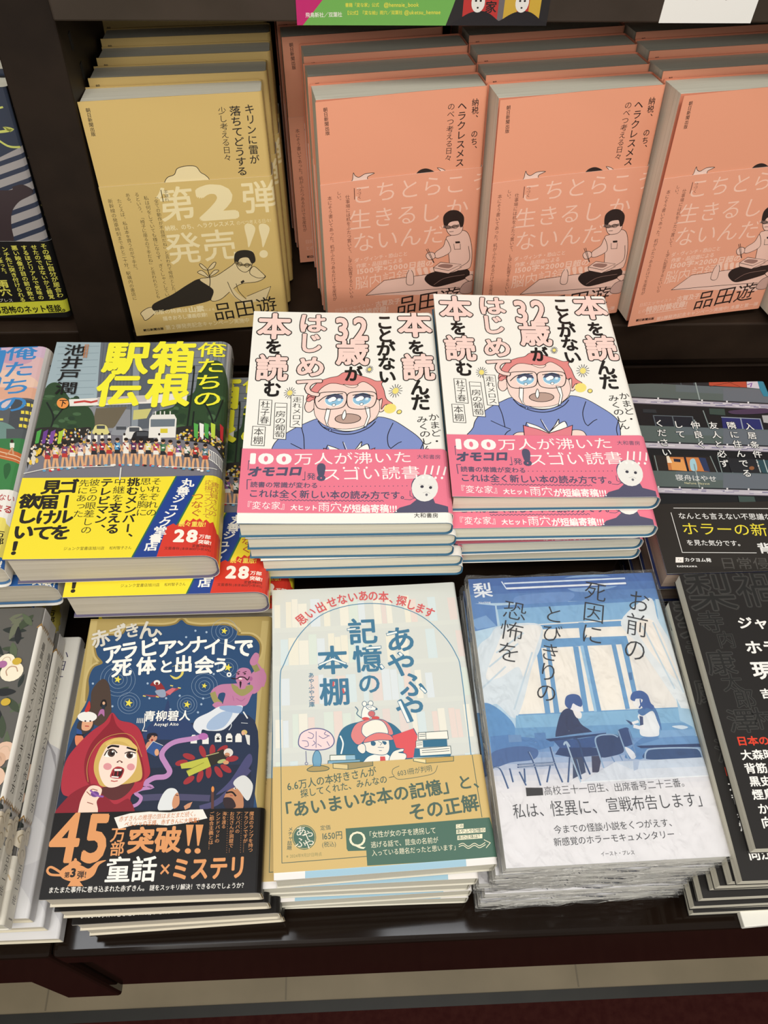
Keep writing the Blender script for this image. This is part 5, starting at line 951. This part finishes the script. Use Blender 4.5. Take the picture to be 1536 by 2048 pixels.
# ---- dark apartment-corridor cover, right
CN = (1236, 700, 4.267)
QN = [(1231, 769), (1529, 764), (1686, 1134), (1337, 1144)]
def art_flats():
    s = Sheet(124, 179, QN, CN, .3); R = random.Random(3)
    s.rect(-400, 100, 2200, 2300, '#1d1f21')
    def row(yl, yr, h, top=0):
        def Y(x): return yl + (yr - yl) * (x - 100) / 1150
        def q(x0, x1, a, b, c): s.poly([(x0, Y(x0) + a), (x1, Y(x1) + a), (x1, Y(x1) + b), (x0, Y(x0) + b)], c)
        q(-300, 2200, 0, h, '#56625f'); q(500, 1300, 0, h * .5, '#5d686c'); q(900, 2200, 10, h, '#636a72'); q(-300, 2200, h, h + 14, '#2a2d33')
        q(-300, 2200, h + 12, h + 52, '#b9b4bc')
        for i in range(60):
            x = R.uniform(-200, 1700); w = R.uniform(30, 90); a = h + 14 + R.uniform(0, 26); q(x, x + w, a, a + 8, R.choice(('#9a93a8', '#d6d2d6', '#7f7a96', '#c9c4cc')))
        for x in (320, 500, 690, 900, 1080, 1270, 1480): q(x + h * .2, x + 14 + h * .2, h - 2, h + 12, '#d8d6d6')
        s.line([(655, Y(655) - 60), (700, Y(700) + h)], 9, '#8d9a98')
        s.line([(-300, Y(-300) + h + 55), (2200, Y(2200) + h + 55)], 7, '#6a6470')
    s.poly([(100, 225), (1250, 255), (1260, 330), (100, 300)], '#22282c')
    for x in (215, 370, 530, 640): s.line([(x, 230), (x + 15, 300)], 6, '#48545a')
    row(280, 335, 118)
    s.poly([(775, 245), (1090, 255), (1098, 325), (780, 308)], '#b04a34'); s.line([(790, 315), (1080, 258)], 4, '#6a2c22'); s.line([(900, 262), (1040, 318)], 4, '#6a2c22'); s.text('空室', (780, 268), (845, 270), '#2a1612', .03, .8); s.poly([(1095, 258), (1190, 268), (1205, 335), (1100, 325)], '#c9c2cc'); s.line([(1105, 300), (1140, 290), (1130, 320)], 8, '#7a4a9a'); s.poly([(1185, 265), (1400, 275), (1420, 400), (1240, 400), (1205, 335)], '#2f7f98')
    s.poly([(300, 560), (640, 570), (650, 700), (330, 690)], '#20242c'); s.line([(310, 560), (640, 570)], 7, '#5a646a'); s.line([(470, 565), (500, 690)], 8, '#5a646a'); s.line([(310, 560), (345, 690)], 7, '#5a646a'); s.line([(640, 570), (665, 690)], 7, '#5a646a'); s.poly([(220, 505), (330, 510), (340, 540), (225, 535)], '#2c3236'); s.poly([(780, 500), (910, 505), (918, 560), (785, 550)], '#3a4a44')
    s.poly([(885, 575), (1210, 590), (1235, 700), (900, 690)], '#2a2f66'); s.line([(885, 575), (1210, 590), (1235, 680)], 8, '#8d97a6'); s.line([(1045, 580), (1070, 690)], 9, '#8d97a6'); s.poly([(1225, 560), (1400, 560), (1400, 640), (1240, 620)], '#a8a8a8'); s.line([(730, 520), (830, 790)], 8, '#7d8a88'); s.blob([(960, 520), (1250, 500), (1270, 540), (1000, 550)], '#4a3a52')
    row(640, 680, 132)
    s.poly([(300, 895), (800, 910), (840, 1040), (330, 1030)], '#2a2624'); s.poly([(420, 910), (690, 915), (780, 1035), (440, 1020)], '#c27a45'); s.poly([(450, 925), (560, 930), (600, 1030), (470, 1020)], '#dc9a58'); s.blob([(620, 940), (660, 930), (680, 1020), (630, 1020)], '#9fc6d0'); s.poly([(690, 915), (750, 920), (790, 1035), (740, 1030)], '#2e3a5a'); s.line([(575, 912), (605, 1030)], 16, '#1d1f2a'); s.poly([(420, 905), (440, 900), (470, 960), (430, 960)], '#e6d8c0'); s.poly([(480, 925), (540, 930), (540, 955), (485, 950)], '#2a2a3a')
    for l in ([(320, 900), (350, 1030)], [(790, 905), (850, 1040)], [(850, 900), (890, 1040)], [(940, 920), (980, 1040)]): s.line(l, 7, '#7d8a88')
    s.poly([(930, 920), (1180, 930), (1230, 1050), (970, 1040)], '#26282c'); s.poly([(1180, 935), (1500, 945), (1500, 1060), (1230, 1045)], '#2f4a52'); s.line([(1180, 935), (1215, 1040)], 8, '#a6b4b4'); s.line([(1240, 935), (1275, 1040)], 8, '#a6b4b4'); s.ell(1140, 1005, 22, 16, '#8a5a3a')
    row(1020, 1050, 132)
    s.poly([(1025, 1240), (1160, 1245), (1175, 1295), (1035, 1290)], '#3f4f4a')
    W_ = '#e6e6e2'
    for tx, p0, p1 in (('入居条件：', (1108, 620), (1222, 1010)), ('隣に住んでる', (955, 610), (1112, 1092)), ('友人と必ず', (805, 610), (922, 1010)), ('仲良く', (652, 605), (725, 848)), ('して', (508, 600), (550, 762)), ('ください', (352, 590), (432, 915))): s.vtext(tx, p0, p1, W_, .012, .95, out=('#24282b', .06), fill=.82)
    s.text('寝舟はやせ', (495, 1085), (845, 1098), W_, .004, 1.0); s.text('Nefune Hayase', (572, 1130), (785, 1136), '#c9c6a0', .01)
    return s
def art_flats_band():
    s = Sheet(124, 179, QN, CN, .4); W_ = '#e2e2de'
    s.line([(482, 1342), (2100, 1350)], 5, W_); s.line([(460, 1380), (556, 1715), (1180, 1718)], 5, W_)
    s.text('なんとも言えない不思議な話、', (520, 1408), (1440, 1418), W_, .008, 1.05); s.text('ホラーの新しい', (548, 1515), (1560, 1532), '#e8d83a', .006, .95); s.text('を見た気分です。', (590, 1632), (1080, 1640), W_, .01, 1.0)
    s.text('背筋', (1190, 1680), (1430, 1680), W_, .03, .9); s.rect(500, 1755, 566, 1800, '#ece8e0'); s.text('「」', (506, 1778), (562, 1778), '#26231f', .02, .7); s.text('カクヨム発', (575, 1776), (800, 1780), W_, .03, .9); s.text('KADOKAWA', (510, 1831), (682, 1832), W_, .05, .9); s.text('日常侵蝕', (870, 1806), (1430, 1812), '#4b4945', .0, .9)
    return s
# ---- black essay collection, lower right
CJ = (1336, 1130, 2.925)
QJ = [(1358, 1149), (1719, 1141), (1949, 1682), (1512, 1697)]
def art_black():
    s = Sheet(124, 177, QJ, CJ, .45); G = '#232322'; G2 = '#3b3a38'
    for c, x, y, w, h in (('梨', 250, 160, 290, 230), ('禍', 520, 140, 260, 220), ('寺', 250, 335, 160, 130), ('内', 340, 440, 110, 100), ('康', 310, 575, 180, 150), ('太', 375, 690, 130, 110), ('郎', 450, 785, 130, 120), ('澤', 435, 915, 180, 140), ('村', 570, 900, 160, 130)): s.char(c, x, y, w, h, G, .0, (G2, .035))
    W_ = '#eceae5'
    s.text('ジャパン・', (405, 342), (860, 340), W_, .03, .9); s.text('ホラーの', (450, 485), (850, 480), W_, .03, .9); s.text('現在地', (490, 620), (880, 615), W_, .03, .9); s.text('吉田悠軌', (540, 755), (820, 750), W_, .03, .9)
    s.text('日本の今を', (400, 1032), (720, 1026), '#d8402a', .03, .9); s.text('大森時生', (425, 1114), (690, 1106), W_, .025, .95); s.text('背筋', (447, 1192), (580, 1188), W_, .025, .95); s.text('黒史郎', (474, 1268), (670, 1262), W_, .025, .95); s.text('煙鳥', (492, 1345), (625, 1340), W_, .025, .95); s.text('かぁなっき', (525, 1428), (860, 1420), W_, .025, .95); s.text('向江駿佑', (545, 1508), (830, 1500), W_, .025, .95)
    return s
# ---- black horror book, far-left rack
CD = (0, 160, 3.939)
QD = [(-358, 172), (15, 175), (142, 634), (-161, 635)]
def art_shadow():
    s = Sheet(134, 197, QD, CD, .35)
    s.rect(-1600, -50, 700, 2000, '#2c3242'); s.poly([(-1600, 500), (170, 480), (420, 1250), (420, 1400), (-1600, 1400)], '#a09a98')
    for i in range(9): y = 560 + i * 105; s.poly([(-700, y + 330), (400, y - 60), (400, y - 20), (-700, y + 372)], '#333a4c', up=0)
    s.poly([(-1600, 0), (60, 0), (180, 520), (-60, 640), (-1600, 900)], '#343b4b')
    s.blob([(-900, 820), (0, 870), (100, 840), (180, 825), (260, 870), (240, 910), (150, 960), (95, 1040), (90, 1150), (110, 1270), (60, 1300), (-900, 1320)], '#3a2f31')
    s.line([(-120, 420), (40, 405), (95, 390), (40, 380), (80, 400)], 20, '#c9cc6a', smooth=True); s.line([(-60, 440), (60, 520), (155, 530)], 16, '#c9cc6a', smooth=True); s.line([(-40, 230), (20, 215)], 14, '#c9cc6a')
    s.mm = True; s.rect(66, -99, 110, 99, '#0f0e0f')
    for i in range(11): y = 84 - i * 13; s.line([(68 + (i % 3) * 2, y), (73, y - 4), (69, y - 9), (75 + (i % 2) * 3, y - 11)], 1.0, '#8f8450', smooth=True)
    s.rect(67, -52, 90, -42, '#9c8a3c'); s.mm = False
    return s
def art_shadow_band():
    s = Sheet(134, 197, QD, CD, .35); Yc = '#d6cf5a'
    for tx, p0, p1 in (('その場に自分が居合わ', (338, 1285), (478, 1712)), ('せたのではないかと錯覚', (262, 1295), (412, 1722)), ('するほどリアルで気味の', (185, 1298), (330, 1728)), ('悪い映像が目の前の数セ', (108, 1300), (258, 1735)), ('ンチ先に突き付けられる', (32, 1310), (186, 1745)), ('てしまった。', (-20, 1340), (45, 1540))): s.vtext(tx, p0, p1, Yc, .02, 1.1)
    s.vtext('雨穴', (10, 1570), (58, 1700), Yc, .03, 1.2); s.text('プレス', (-10, 1732), (105, 1732), '#c9c6b8', .0, .9)
    s.poly([(-900, 1790), (530, 1730), (552, 1822), (-900, 1900)], '#c9c83c'); s.text('話題騒然、増殖する恐怖のネット怪談。', (-520, 1828), (545, 1792), '#1d1c14', .03, 1.2)
    return s
# ---- magazine of flower-decked cakes and the white books below it (left edge), mm on the cover
def art_flowers():
    q = [(0, 0), (1, 0), (1, 1), (0, 1)]
    s = Sheet(128, 188, [(-64, 94), (64, 94), (64, -94), (-64, -94)], (0, 0, 1), .3); R = random.Random(6); s.mm = True
    s.rect(-70, -100, 90, 100, '#c9c6c4'); s.poly([(20, 94), (64, 94), (64, -94), (24, -94)], '#5c5a56')
    def leaf(x, y, a, l, c): s.blob([(x + l * math.cos(a + t) * k, y + l * math.sin(a + t) * k) for t, k in ((0, 1), (.35, .55), (2.6, .1), (-2.6, .1), (-.35, .55))], c)
    def rose(x, y, r, c, c2):
        s.ell(x, y, r, r * .95, c, n=16)
        for k in range(7): a = k * 2.4; s.blob([(x + r * (.15 + .09 * k) * math.cos(a + t) , y + r * (.15 + .09 * k) * math.sin(a + t)) for t in (0, .6, 1.2, .6)], c2 if k % 2 else c, up=1)
        s.line([(x + r * .5 * math.cos(t), y + r * .5 * math.sin(t)) for t in (0, 1, 2, 3, 4)], r * .1, c2, smooth=True)
    for i in range(110): leaf(R.uniform(5, 63), R.uniform(-60, 90), R.uniform(0, 6.3), R.uniform(7, 15), R.choice(('#3f4a38', '#2c3230', '#56624a', '#26282a', '#6a6e5a')))
    for i in range(34): x, y = R.uniform(10, 60), R.uniform(-85, 70); rose(x, y, R.uniform(5, 9), R.choice(('#e6d9c8', '#eee4cc', '#dcb9a0', '#e8e2d6', '#cfa88c')), R.choice(('#cbb096', '#d8c2a0', '#b8947c')))
    for i in range(10): s.ell(R.uniform(0, 60), R.uniform(-40, 60), 3, 2.5, R.choice(('#a86a9a', '#8a5a9a', '#c9a83a')))
    s.blob([(-20, 94), (10, 90), (30, 70), (26, 40), (0, 30), (-30, 40)], '#eae4d8'); s.blob([(18, 60), (36, 56), (40, 36), (26, 28)], '#e6d590')
    # spine: white title panel, roses, cream strip
    s.poly([(62.4, 80), (90, 80), (90, -34), (62.4, -34)], '#e3dfd6'); s.vtext('最高のウエディングケーキの作り方', (72, 72), (72, -28), '#3a3430', .012, .95)
    for yy in (80, -34): s.line([(62 + 1.5 * i, yy + (1.5 if i % 2 else -1.5)) for i in range(16)], .8, '#9c7a4a')
    for x, y in ((66, -46), (74, -42), (70, -54)): rose(x, y, 6, '#d8cdb8', '#a8987c')
    return s
def art_flowers_band():
    s = Sheet(128, 188, [(-64, 94), (64, 94), (64, -94), (-64, -94)], (0, 0, 1), .4); s.mm = True
    s.vtext('古内一絵', (72, -58), (72, -82), '#4a4440', .006, 1.0); s.rect(69, -90, 75, -89, '#8a8478'); s.text('小説', (-30, -70), (10, -70), '#6a5a4a', .01)
    return s
def art_pale():
    s = Sheet(128, 188, [(-64, 94), (64, 94), (64, -94), (-64, -94)], (0, 0, 1), .35); s.mm = True
    s.rect(-70, -100, 90, 100, '#c6c5c8'); s.poly([(20, 100), (64, 100), (64, 10), (20, 34)], '#e6e3da'); s.poly([(46, 26), (58, 10), (64, -4), (62, 6), (50, 24)], '#9c9a9e')
    s.blob([(30, -20), (64, -40), (64, -60), (40, -60)], '#d3d2d4'); s.blob([(20, -60), (50, -70), (64, -94), (10, -94)], '#d6d5d6'); s.vtext('小田一…なな襟', (53, 84), (50, 24), '#4a4664', -.004, 1.2)
    return s
def art_pale_spine(): return None

# ================================================================== books
cream = pages('cream_pages', '#b3aa97', '#d6cebd'); white_pg = pages('white_pages', '#c4bfac', '#e4e0d0'); grey_pg = pages('grey_pages', '#a3a096', '#c9c6bb'); warm_pg = pages('warm_pages', '#a08a7a', '#c4ae9c')
def reg(o, t): o['thick'] = t; return o
def pile(first, spots, z, t, labels, cat, group, rest=None):
    """books from the top down: each (x, y, turn); labels single each out"""
    out = []
    for i, (x, y, a) in enumerate(spots):
        b = first if i == 0 else (rest if i == 1 and rest else dup(rest or first))
        lie(b, x, y, z - t * (i + 1), a); tag(b, labels[i], cat, group); out.append(b)
    return out
def names(n, what, where, first, last='on the bottom'):
    return [first] + ['%s, %s in the stack %s' % (what, ORD[i] + ' from top', where) for i in range(1, n)]

def my(s, crop, x, y, q=None):
    s.use(crop, q); return s.m(x, y)[1]
# --- white comic-covered paperbacks
sA = art_reader(); sAb = art_reader_band()
yt, yb = my(sAb, CA, 735, 962, QA), my(sAb, CA, 735, 1366, QA)
yBt = my(sAb, CB, 760, 905, QB); sAb.use(CA, QA)
band = dict(y0=yb, y1=yt, art=[sAb], label='pink printed paper band', col='#e87a90', rough=.35)
reader = lambda flare: make_book('paperback_book', 135, 194, 12.9, [sA], '#f3f1e8', '#3c6a88', pages('warm_white_pages', '#cdc6b0', '#ebe5d2'), '#d9d6c0', r=4.5, flare=flare, thick=.6, rough=.35, band=band, inset=1.2)
nA = names(5, 'white paperback, blue jacket edge', 'beside the yellow-banded books', 'white paperback of weeping man, pink band hiding his book, white strip below')
pA = pile(reader(3), [(-1, 399.5, -.5), (2, 400, -.2), (2.5, 402, -.6), (8, 402, .3), (11, 404, -.3)], -435, 14.5, nA, 'book', 'white paperbacks in the left pink-banded stack', reader(0))
rB, rB0 = dup(pA[0]), dup(pA[1])
for ch in list(rB.children) + list(rB0.children):
    if ch.name.startswith('paper_band'): ch.location.y = (yBt - yt) / 1000
nB = names(5, 'white paperback with pink band', 'beside the dark apartment books', 'white paperback of weeping man holding an open red book above the pink band')
pB = pile(rB, [(135, 416.5, -.7), (134, 404, -.4), (131, 413, -.6), (133, 412, .5), (136, 414, 0)], -435, 14.5, nB, 'book', 'white paperbacks in the right pink-banded stack', rB0)
bm = bmesh.new(); add_box(bm, (-.116, -.085, 0), (.13, .085, .0924)); o = bm_obj('display_riser', bm, wood_flat, None, .002); o.location = V(68, 412, -600)
tag(o, 'dark brown riser block under the two pink-banded stacks', 'riser')
# --- road race novel and its companion volume
sH = art_race(); sHb = art_race_band()
race = lambda flare: make_book('paperback_book', 132, 197, 26.4, [sH], '#8f9498', '#66607a', cream, None, r=8, flare=flare, thick=.6, rough=.3, inset=1.5,
                 band=dict(y0=my(sHb, CH, 660, 1401, QH), y1=my(sHb, CH, 660, 906, QH), art=[sHb], label='yellow printed paper band', col='#f0dc34', rough=.3))
nH = names(5, 'thick grey paperback, yellow band', 'beside the pink-sky books', 'thick paperback with a row of runners on a road and yellow band')
pile(race(3), [(-153.2, 395.6, .5), (-122, 384.5, .2), (-108, 387, .5), (-114, 389, -.3), (-112, 390, .4)], -460, 28, nH, 'book', 'road race novels with yellow band', race(0))
sU = art_track(); sUb = art_track_band()
track = make_book('paperback_book', 132, 197, 26, [sU], '#d3c3c8', '#4a74a0', cream, None, r=8, thick=.6, rough=.3, inset=1.5,
                  band=dict(y0=my(sUb, CH, 0, 1425, QU), y1=my(sUb, CH, 0, 995, QU), art=[sUb], label='white printed paper band', col='#ece8df', rough=.35))
nU = names(5, 'thick pink-sky paperback', 'behind the flower magazines', 'thick paperback with running track under a pink sky, blue title')
pile(track, [(-290, 394, 1.5), (-263, 396, .6), (-287, 398, .5), (-290, 399, -.4), (-288, 398, .2)], -462, 27.6, nU, 'book', 'running track novels')
# --- red hood
sR = art_hood(); sRb = art_hood_band()
hood = lambda flare: make_book('paperback_book', 123, 178, 18.4, [sR], '#a8935a', '#d8d0bd', cream, None, spec=.25, r=3, flare=flare, thick=.8, rough=.38, inset=1.2,
                 band=dict(y0=-88.9, y1=my(sRb, CR, 700, 1247, QR), art=[sRb], label='black printed paper band', col='#141110', rough=.34, inner='#c9b89c'))
nR = names(4, 'gold-edged paperback, black band', 'below the red-hooded girl', 'paperback with shouting girl in red hood and black band')
pile(hood(2), [(-116.3, 196.8, -.2), (-114.5, 195, .3), (-110.5, 192, 1.0), (-111, 193, 1.6)], -520, 20, nR, 'book', 'red hood mysteries', hood(0))
# --- pale blue
sY = art_memory(); sYb = art_memory_band()
mem = lambda flare: make_book('paperback_book', 127, 188, 16.2, [sY], '#d5d8d2', '#d6d2c4', white_pg, None, r=2.2, flare=flare, thick=.45, rough=.5, inset=.8,
                band=dict(y0=my(sYb, CY, 730, 1700, QY), y1=my(sYb, CY, 690, 1094, QY), art=[sYb], label='kraft printed paper band', col='#ceb172', rough=.55))
nY = names(5, 'pale paperback with kraft band', 'below the red-capped boy', 'pale blue paperback with boy in red cap and kraft paper band')
pile(mem(4), [(13.5, 207.5, 2.3), (7, 206, .6), (5, 207, .2), (6, 206, 1.2), (8, 207, -.3)], -511, 17.8, nY, 'book', 'pale blue paperbacks with kraft band', mem(0))
# --- blue classroom, wrapped in clear film
sO = art_room()
room = make_book('paperback_book', 130, 189.5, 13.8, [sO], '#6f93c4', '#e4e2dc', pages('pale_pages', '#d2d0c8', '#f0eee8'), None, r=2, thick=.4, rough=.3, inset=.6, wrap=True)
nO = names(6, 'film-wrapped paperback', 'below the blue classroom cover', 'film-wrapped paperback with two pupils in a blue classroom')
pile(room, [(147.9, 207.4, .8), (145, 207, .3), (146, 208, .9), (140, 209, -.2), (144, 207, .6), (142, 206, 1.2)], -501 - 1.2, 16.35, nO, 'book', 'film-wrapped classroom novels')
# --- black anthology
sJ = art_black()
black = make_book('paperback_book', 124, 177, 10.8, [sJ], '#232120', '#201e1d', white_pg, None, r=1.6, thick=.4, rough=.45, inset=.4, spec=.3)
nJ = names(10, 'black anthology', 'at the lower right', 'black anthology with large white and small red lettering, complete cover on top')
rj = random.Random(8)
pile(black, [(282.9, 201, -.2), (275.5, 187, -.2), (274, 190, .4), (271, 190, .2), (273, 191, -.3), (268, 188, .3), (272, 190, 0), (270, 188, .4), (275, 189, -.2), (277, 188, .3)], -485, 11.5, nJ, 'book', 'black anthologies')
# --- apartment corridor novel
sN = art_flats(); sNb = art_flats_band()
flats = make_book('paperback_book', 124, 179, 20, [sN], '#24262a', '#23305c', warm_pg, None, r=3, thick=.7, rough=.3, inset=1.6,
                  band=dict(y0=-89.4, y1=my(sNb, CN, 900, 1295, QN), art=[sNb], label='black printed paper band', col='#26231f', rough=.45))
nN = names(5, 'dark paperback with black band', 'behind the black anthologies', 'dark paperback with lit apartment corridors and black band, yellow lettering')
pile(flats, [(278.2, 384.3, .2), (280, 386, -.3), (279, 385, .4), (282, 386, 0), (280, 387, .3)], -492, 21.6, nN, 'book', 'apartment corridor novels')
# --- flower magazines over pale books, left edge
sX = art_pale()
pale = make_book('paperback_book', 128, 187, 13, [sX], '#cfccc6', '#cfc8b4', cream, None, r=2.2, thick=.6, rough=.4, inset=1.2)
nX = ['pale book under the three flower magazines, topmost of the pale ones', 'middle of the three pale books under the flower magazines', 'lowest pale book under the flower magazines, resting on the table']
pile(pale, [(-260, 200, -.2), (-256, 197, .3), (-249, 193, -.2)], -558, 14, nX, 'book', 'pale books under the flower magazines')
sW = art_flowers(); sWb = art_flowers_band()
mag = make_book('magazine', 128, 188, 15.4, [sW], '#cfc9be', '#dedad0', white_pg, None, r=2.2, thick=.4, rough=.3, inset=.6,
                band=dict(y0=-94, y1=-56, art=[sWb], label='cream printed paper band', col='#ddd8cb', rough=.4))
nW = ['flower-covered cake magazine on top of its pile at the left edge', 'flower-covered cake magazine, middle of the three at the left edge', 'flower-covered cake magazine lying directly on the pale books']
pile(mag, [(-270, 196, -.3), (-271, 196, .1), (-269, 194, .2)], -507, 17, nW, 'magazine', 'flower-covered cake magazines')
# --- rack: mustard, salmon and black books leaning back
sK = art_giraffe(); sKb = art_giraffe_band()
kir = lambda flare: reg(make_book('paperback_book', 135, 199, 28.4, [sK], '#cdaf6c', '#c4a768', white_pg, '#cdaf6c', r=3.5, flare=flare, thick=.5, rough=.5, inset=1.0,
          band=dict(y0=-99.4, y1=my(sKb, C1, 950, 918, QK), art=[sKb], label='mustard printed paper band', col='#cfb26e', rough=.5)), 28.4)
rr2 = random.Random(11)
for k in range(5):
    b = kir(4) if k == 0 else (kir(0) if k == 1 else dup(b)); b['thick'] = 28.4
    stand(b, -122 + (0, 3, 6, 6, 2, 5)[k], 605, -433.8, 2.5, 79.7, 1.35 if k == 0 else 1.0, k * 30)
    tag(b, 'mustard yellow paperback at the front of the rack column, cover fully shown' if k == 0 else 'mustard yellow paperback, %s from the front of the yellow rack column' % ORD[k], 'book', 'mustard paperbacks in the rack')
sS = art_tax(); sSb = art_tax_band(); 
yS1 = my(sSb, C5, 400, 128, QS2)
tax = lambda flare: make_book('paperback_book', 133, 200, 29.2, [sS], '#e69c7c', '#dc8a6c', white_pg, '#d98a6c', r=3, flare=flare, thick=.5, rough=.5, inset=1.2,
                band=dict(y0=-99.9, y1=yS1, art=[sSb], label='salmon printed paper band', col='#e8a082', rough=.5))
cols = [(49, 610, -433, 8.0, 82, 'left', 5), (185.3, 607.2, -431, 7.6, 81.1, 'middle', 5), (321, 607.8, -428.5, 8.2, 81.3, 'right', 5), (457, 608, -429, 8.0, 81.3, 'far right', 2)]
tax0 = tax1 = None
for ci, (x, y, z, a, ln, nm, n) in enumerate(cols):
    for k in range(n):
        
        if k == 0: b = tax1 = tax(7) if tax1 is None else dup(tax1)
        else: b = tax0 = tax(0) if tax0 is None else dup(tax0)
        b['thick'] = 29.2
        dx = (0, -1, 0, .5, -.5)[k] + (-14 if ci == 0 and k >= 3 else 0)
        stand(b, x + dx, y, z, a, ln, 0 if ci != 2 else -.6, k * 31)
        tag(b, ('salmon pink paperback at the front of the %s rack column of salmon books' % nm) if k == 0 else 'salmon pink paperback, %s from the front of the %s salmon rack column' % (ORD[k], nm), 'book', 'salmon paperbacks in the rack')
sD = art_shadow(); sDb = art_shadow_band()
dark = reg(make_book('paperback_book', 134, 197, 24, [sD], '#15151a', '#1a1a1e', white_pg, None, r=5, thick=.6, rough=.3, inset=1.2,
           band=dict(y0=-98, y1=my(sDb, CD, 200, 1268, QD), art=[sDb], label='black printed paper band', col='#1b1a1a', rough=.3)), 24)
for k in range(2):
    b = dark if k == 0 else dup(dark); b['thick'] = 24
    stand(b, -313.4, 617.7, -431.5, -.1, 81.1, -.5, k * 26)
    tag(b, ('black paperback with yellow lettering leaning left of the wooden upright', 'black paperback hidden behind the yellow-lettered one, left of the upright')[k], 'book', 'black paperbacks in the left rack')

# ================================================================== cards on the header and a loose slip
def card(name, W, L, sheet, col, loc, label, cat, t=.6, rot=(PI / 2, 0, 0)):
    verts = []; faces = []; fm = []; mats = [ink(col, .4)]
    for z in (0, t):
        for x, y in ((-W / 2, -L / 2), (W / 2, -L / 2), (W / 2, L / 2), (-W / 2, L / 2)): verts.append((x / 1000, y / 1000, z / 1000))
    faces += [(3, 2, 1, 0), (4, 5, 6, 7), (0, 1, 5, 4), (1, 2, 6, 5), (2, 3, 7, 6), (3, 0, 4, 7)]; fm += [0] * 6
    if sheet:
        f = Fold(W, t, .05); f.r = .05; f.uf = W / 2; f.flats = [-W / 2, W / 2]; f.arcs = [W / 2]; f.cuts = []; f.ue = W / 2
        lay_print([sheet], f, -L / 2, L / 2, verts, faces, fm, mats, .4)
    o = mesh_obj(name, verts, faces, fm, mats); o.location = loc; o.rotation_euler = rot
    return tag(o, label, cat)
MM = [(-1, 1), (1, 1), (1, -1), (-1, -1)]
def flat_sheet(W, L):
    s = Sheet(W, L, [(-W / 2, L / 2), (W / 2, L / 2), (W / 2, -L / 2), (-W / 2, -L / 2)]); s.mm = True; return s
p = flat_sheet(172, 60)                                            # bottom edge at -30
p.rect(16, -30, 86, 30, '#211f20'); p.poly([(-86, -30), (16, -30), (20, -18), (34, 30), (-86, 30)], '#6fae52'); p.poly([(-86, 30), (-86, -30), (-82, -30), (-30, 30)], '#c0236c')
p.text('飛鳥新社／双葉社', (-80, -23.5), (-55, -23), '#efe9e0', .01, 1.1); p.text('【公式】『変な絵』雨穴／双葉社', (-53, -22), (-14, -21.6), '#e6d84a', .01, 1.1); p.text('@uketsu_hennae', (-13, -21.5), (12, -21.2), '#e6d84a', .01, 1.1)
p.text('書籍「変な家」公式', (-53, -17), (-30, -16.8), '#e6d84a', .01, 1.1); p.text('@hennaie_book', (-27, -16.7), (-3, -16.5), '#e6d84a', .01, 1.1); p.text('キャンペーン詳細は「X」にて下記で検索！', (-53, -12), (-3, -11.5), '#e6d84a', .01, 1.1)
p.rect(27, -27, 51, 30, '#b8322e'); p.rect(51, -27, 55, 30, '#6a6466'); p.rect(55, -27, 80, 30, '#c9a43a'); p.rect(64, -27, 72, 30, '#b8322e'); p.text('変な', (28, -8), (46, -8), '#f0ece4', .03); p.text('家', (42, -18), (50, -18), '#1d1a1a', .02)
for x in (38, 68): p.blob([(x - 18, -31), (x - 12, -25), (x - 4, -21), (x + 5, -21), (x + 13, -26), (x + 18, -31)], '#1b191c'); p.ell(x - 1, -15, 4.6, 6.5, '#e4e1da'); p.ell(x - 2.6, -14, .8, .7, '#1d1a1a', up=0); p.ell(x + .6, -14, .8, .7, '#1d1a1a', up=0); p.ell(x - 1, -18.4, .7, .6, '#1d1a1a', up=0)
card('promotion_card', 172, 60, p, '#211f20', V(58, 611.8, -280.5 + 30), 'green, magenta and black promotion card taped to the header board', 'sign')
w = flat_sheet(65, 60); w.text('だきたい。', (-22, -11.5), (16, -11.5), '#1d1a1a', .012, 1.1)
card('paper_notice', 65, 60, w, '#f0eee8', V(255, 611.8, -278.5 + 30), 'white paper notice with black handwriting-style lettering on the header board', 'sign')
bm = bmesh.new(); add_box(bm, (-.02, -.006, 0), (.03, .006, .006)); o = bm_obj('paper_slip', bm, ink('#e6e4dc', .6), None, .0006); o.location = V(268, 90, -600) + Vector((0, .0075, 0)); o.rotation_euler = (0, 0, .05)
tag(o, 'small white folded paper slip on the table before the black anthologies', 'paper')
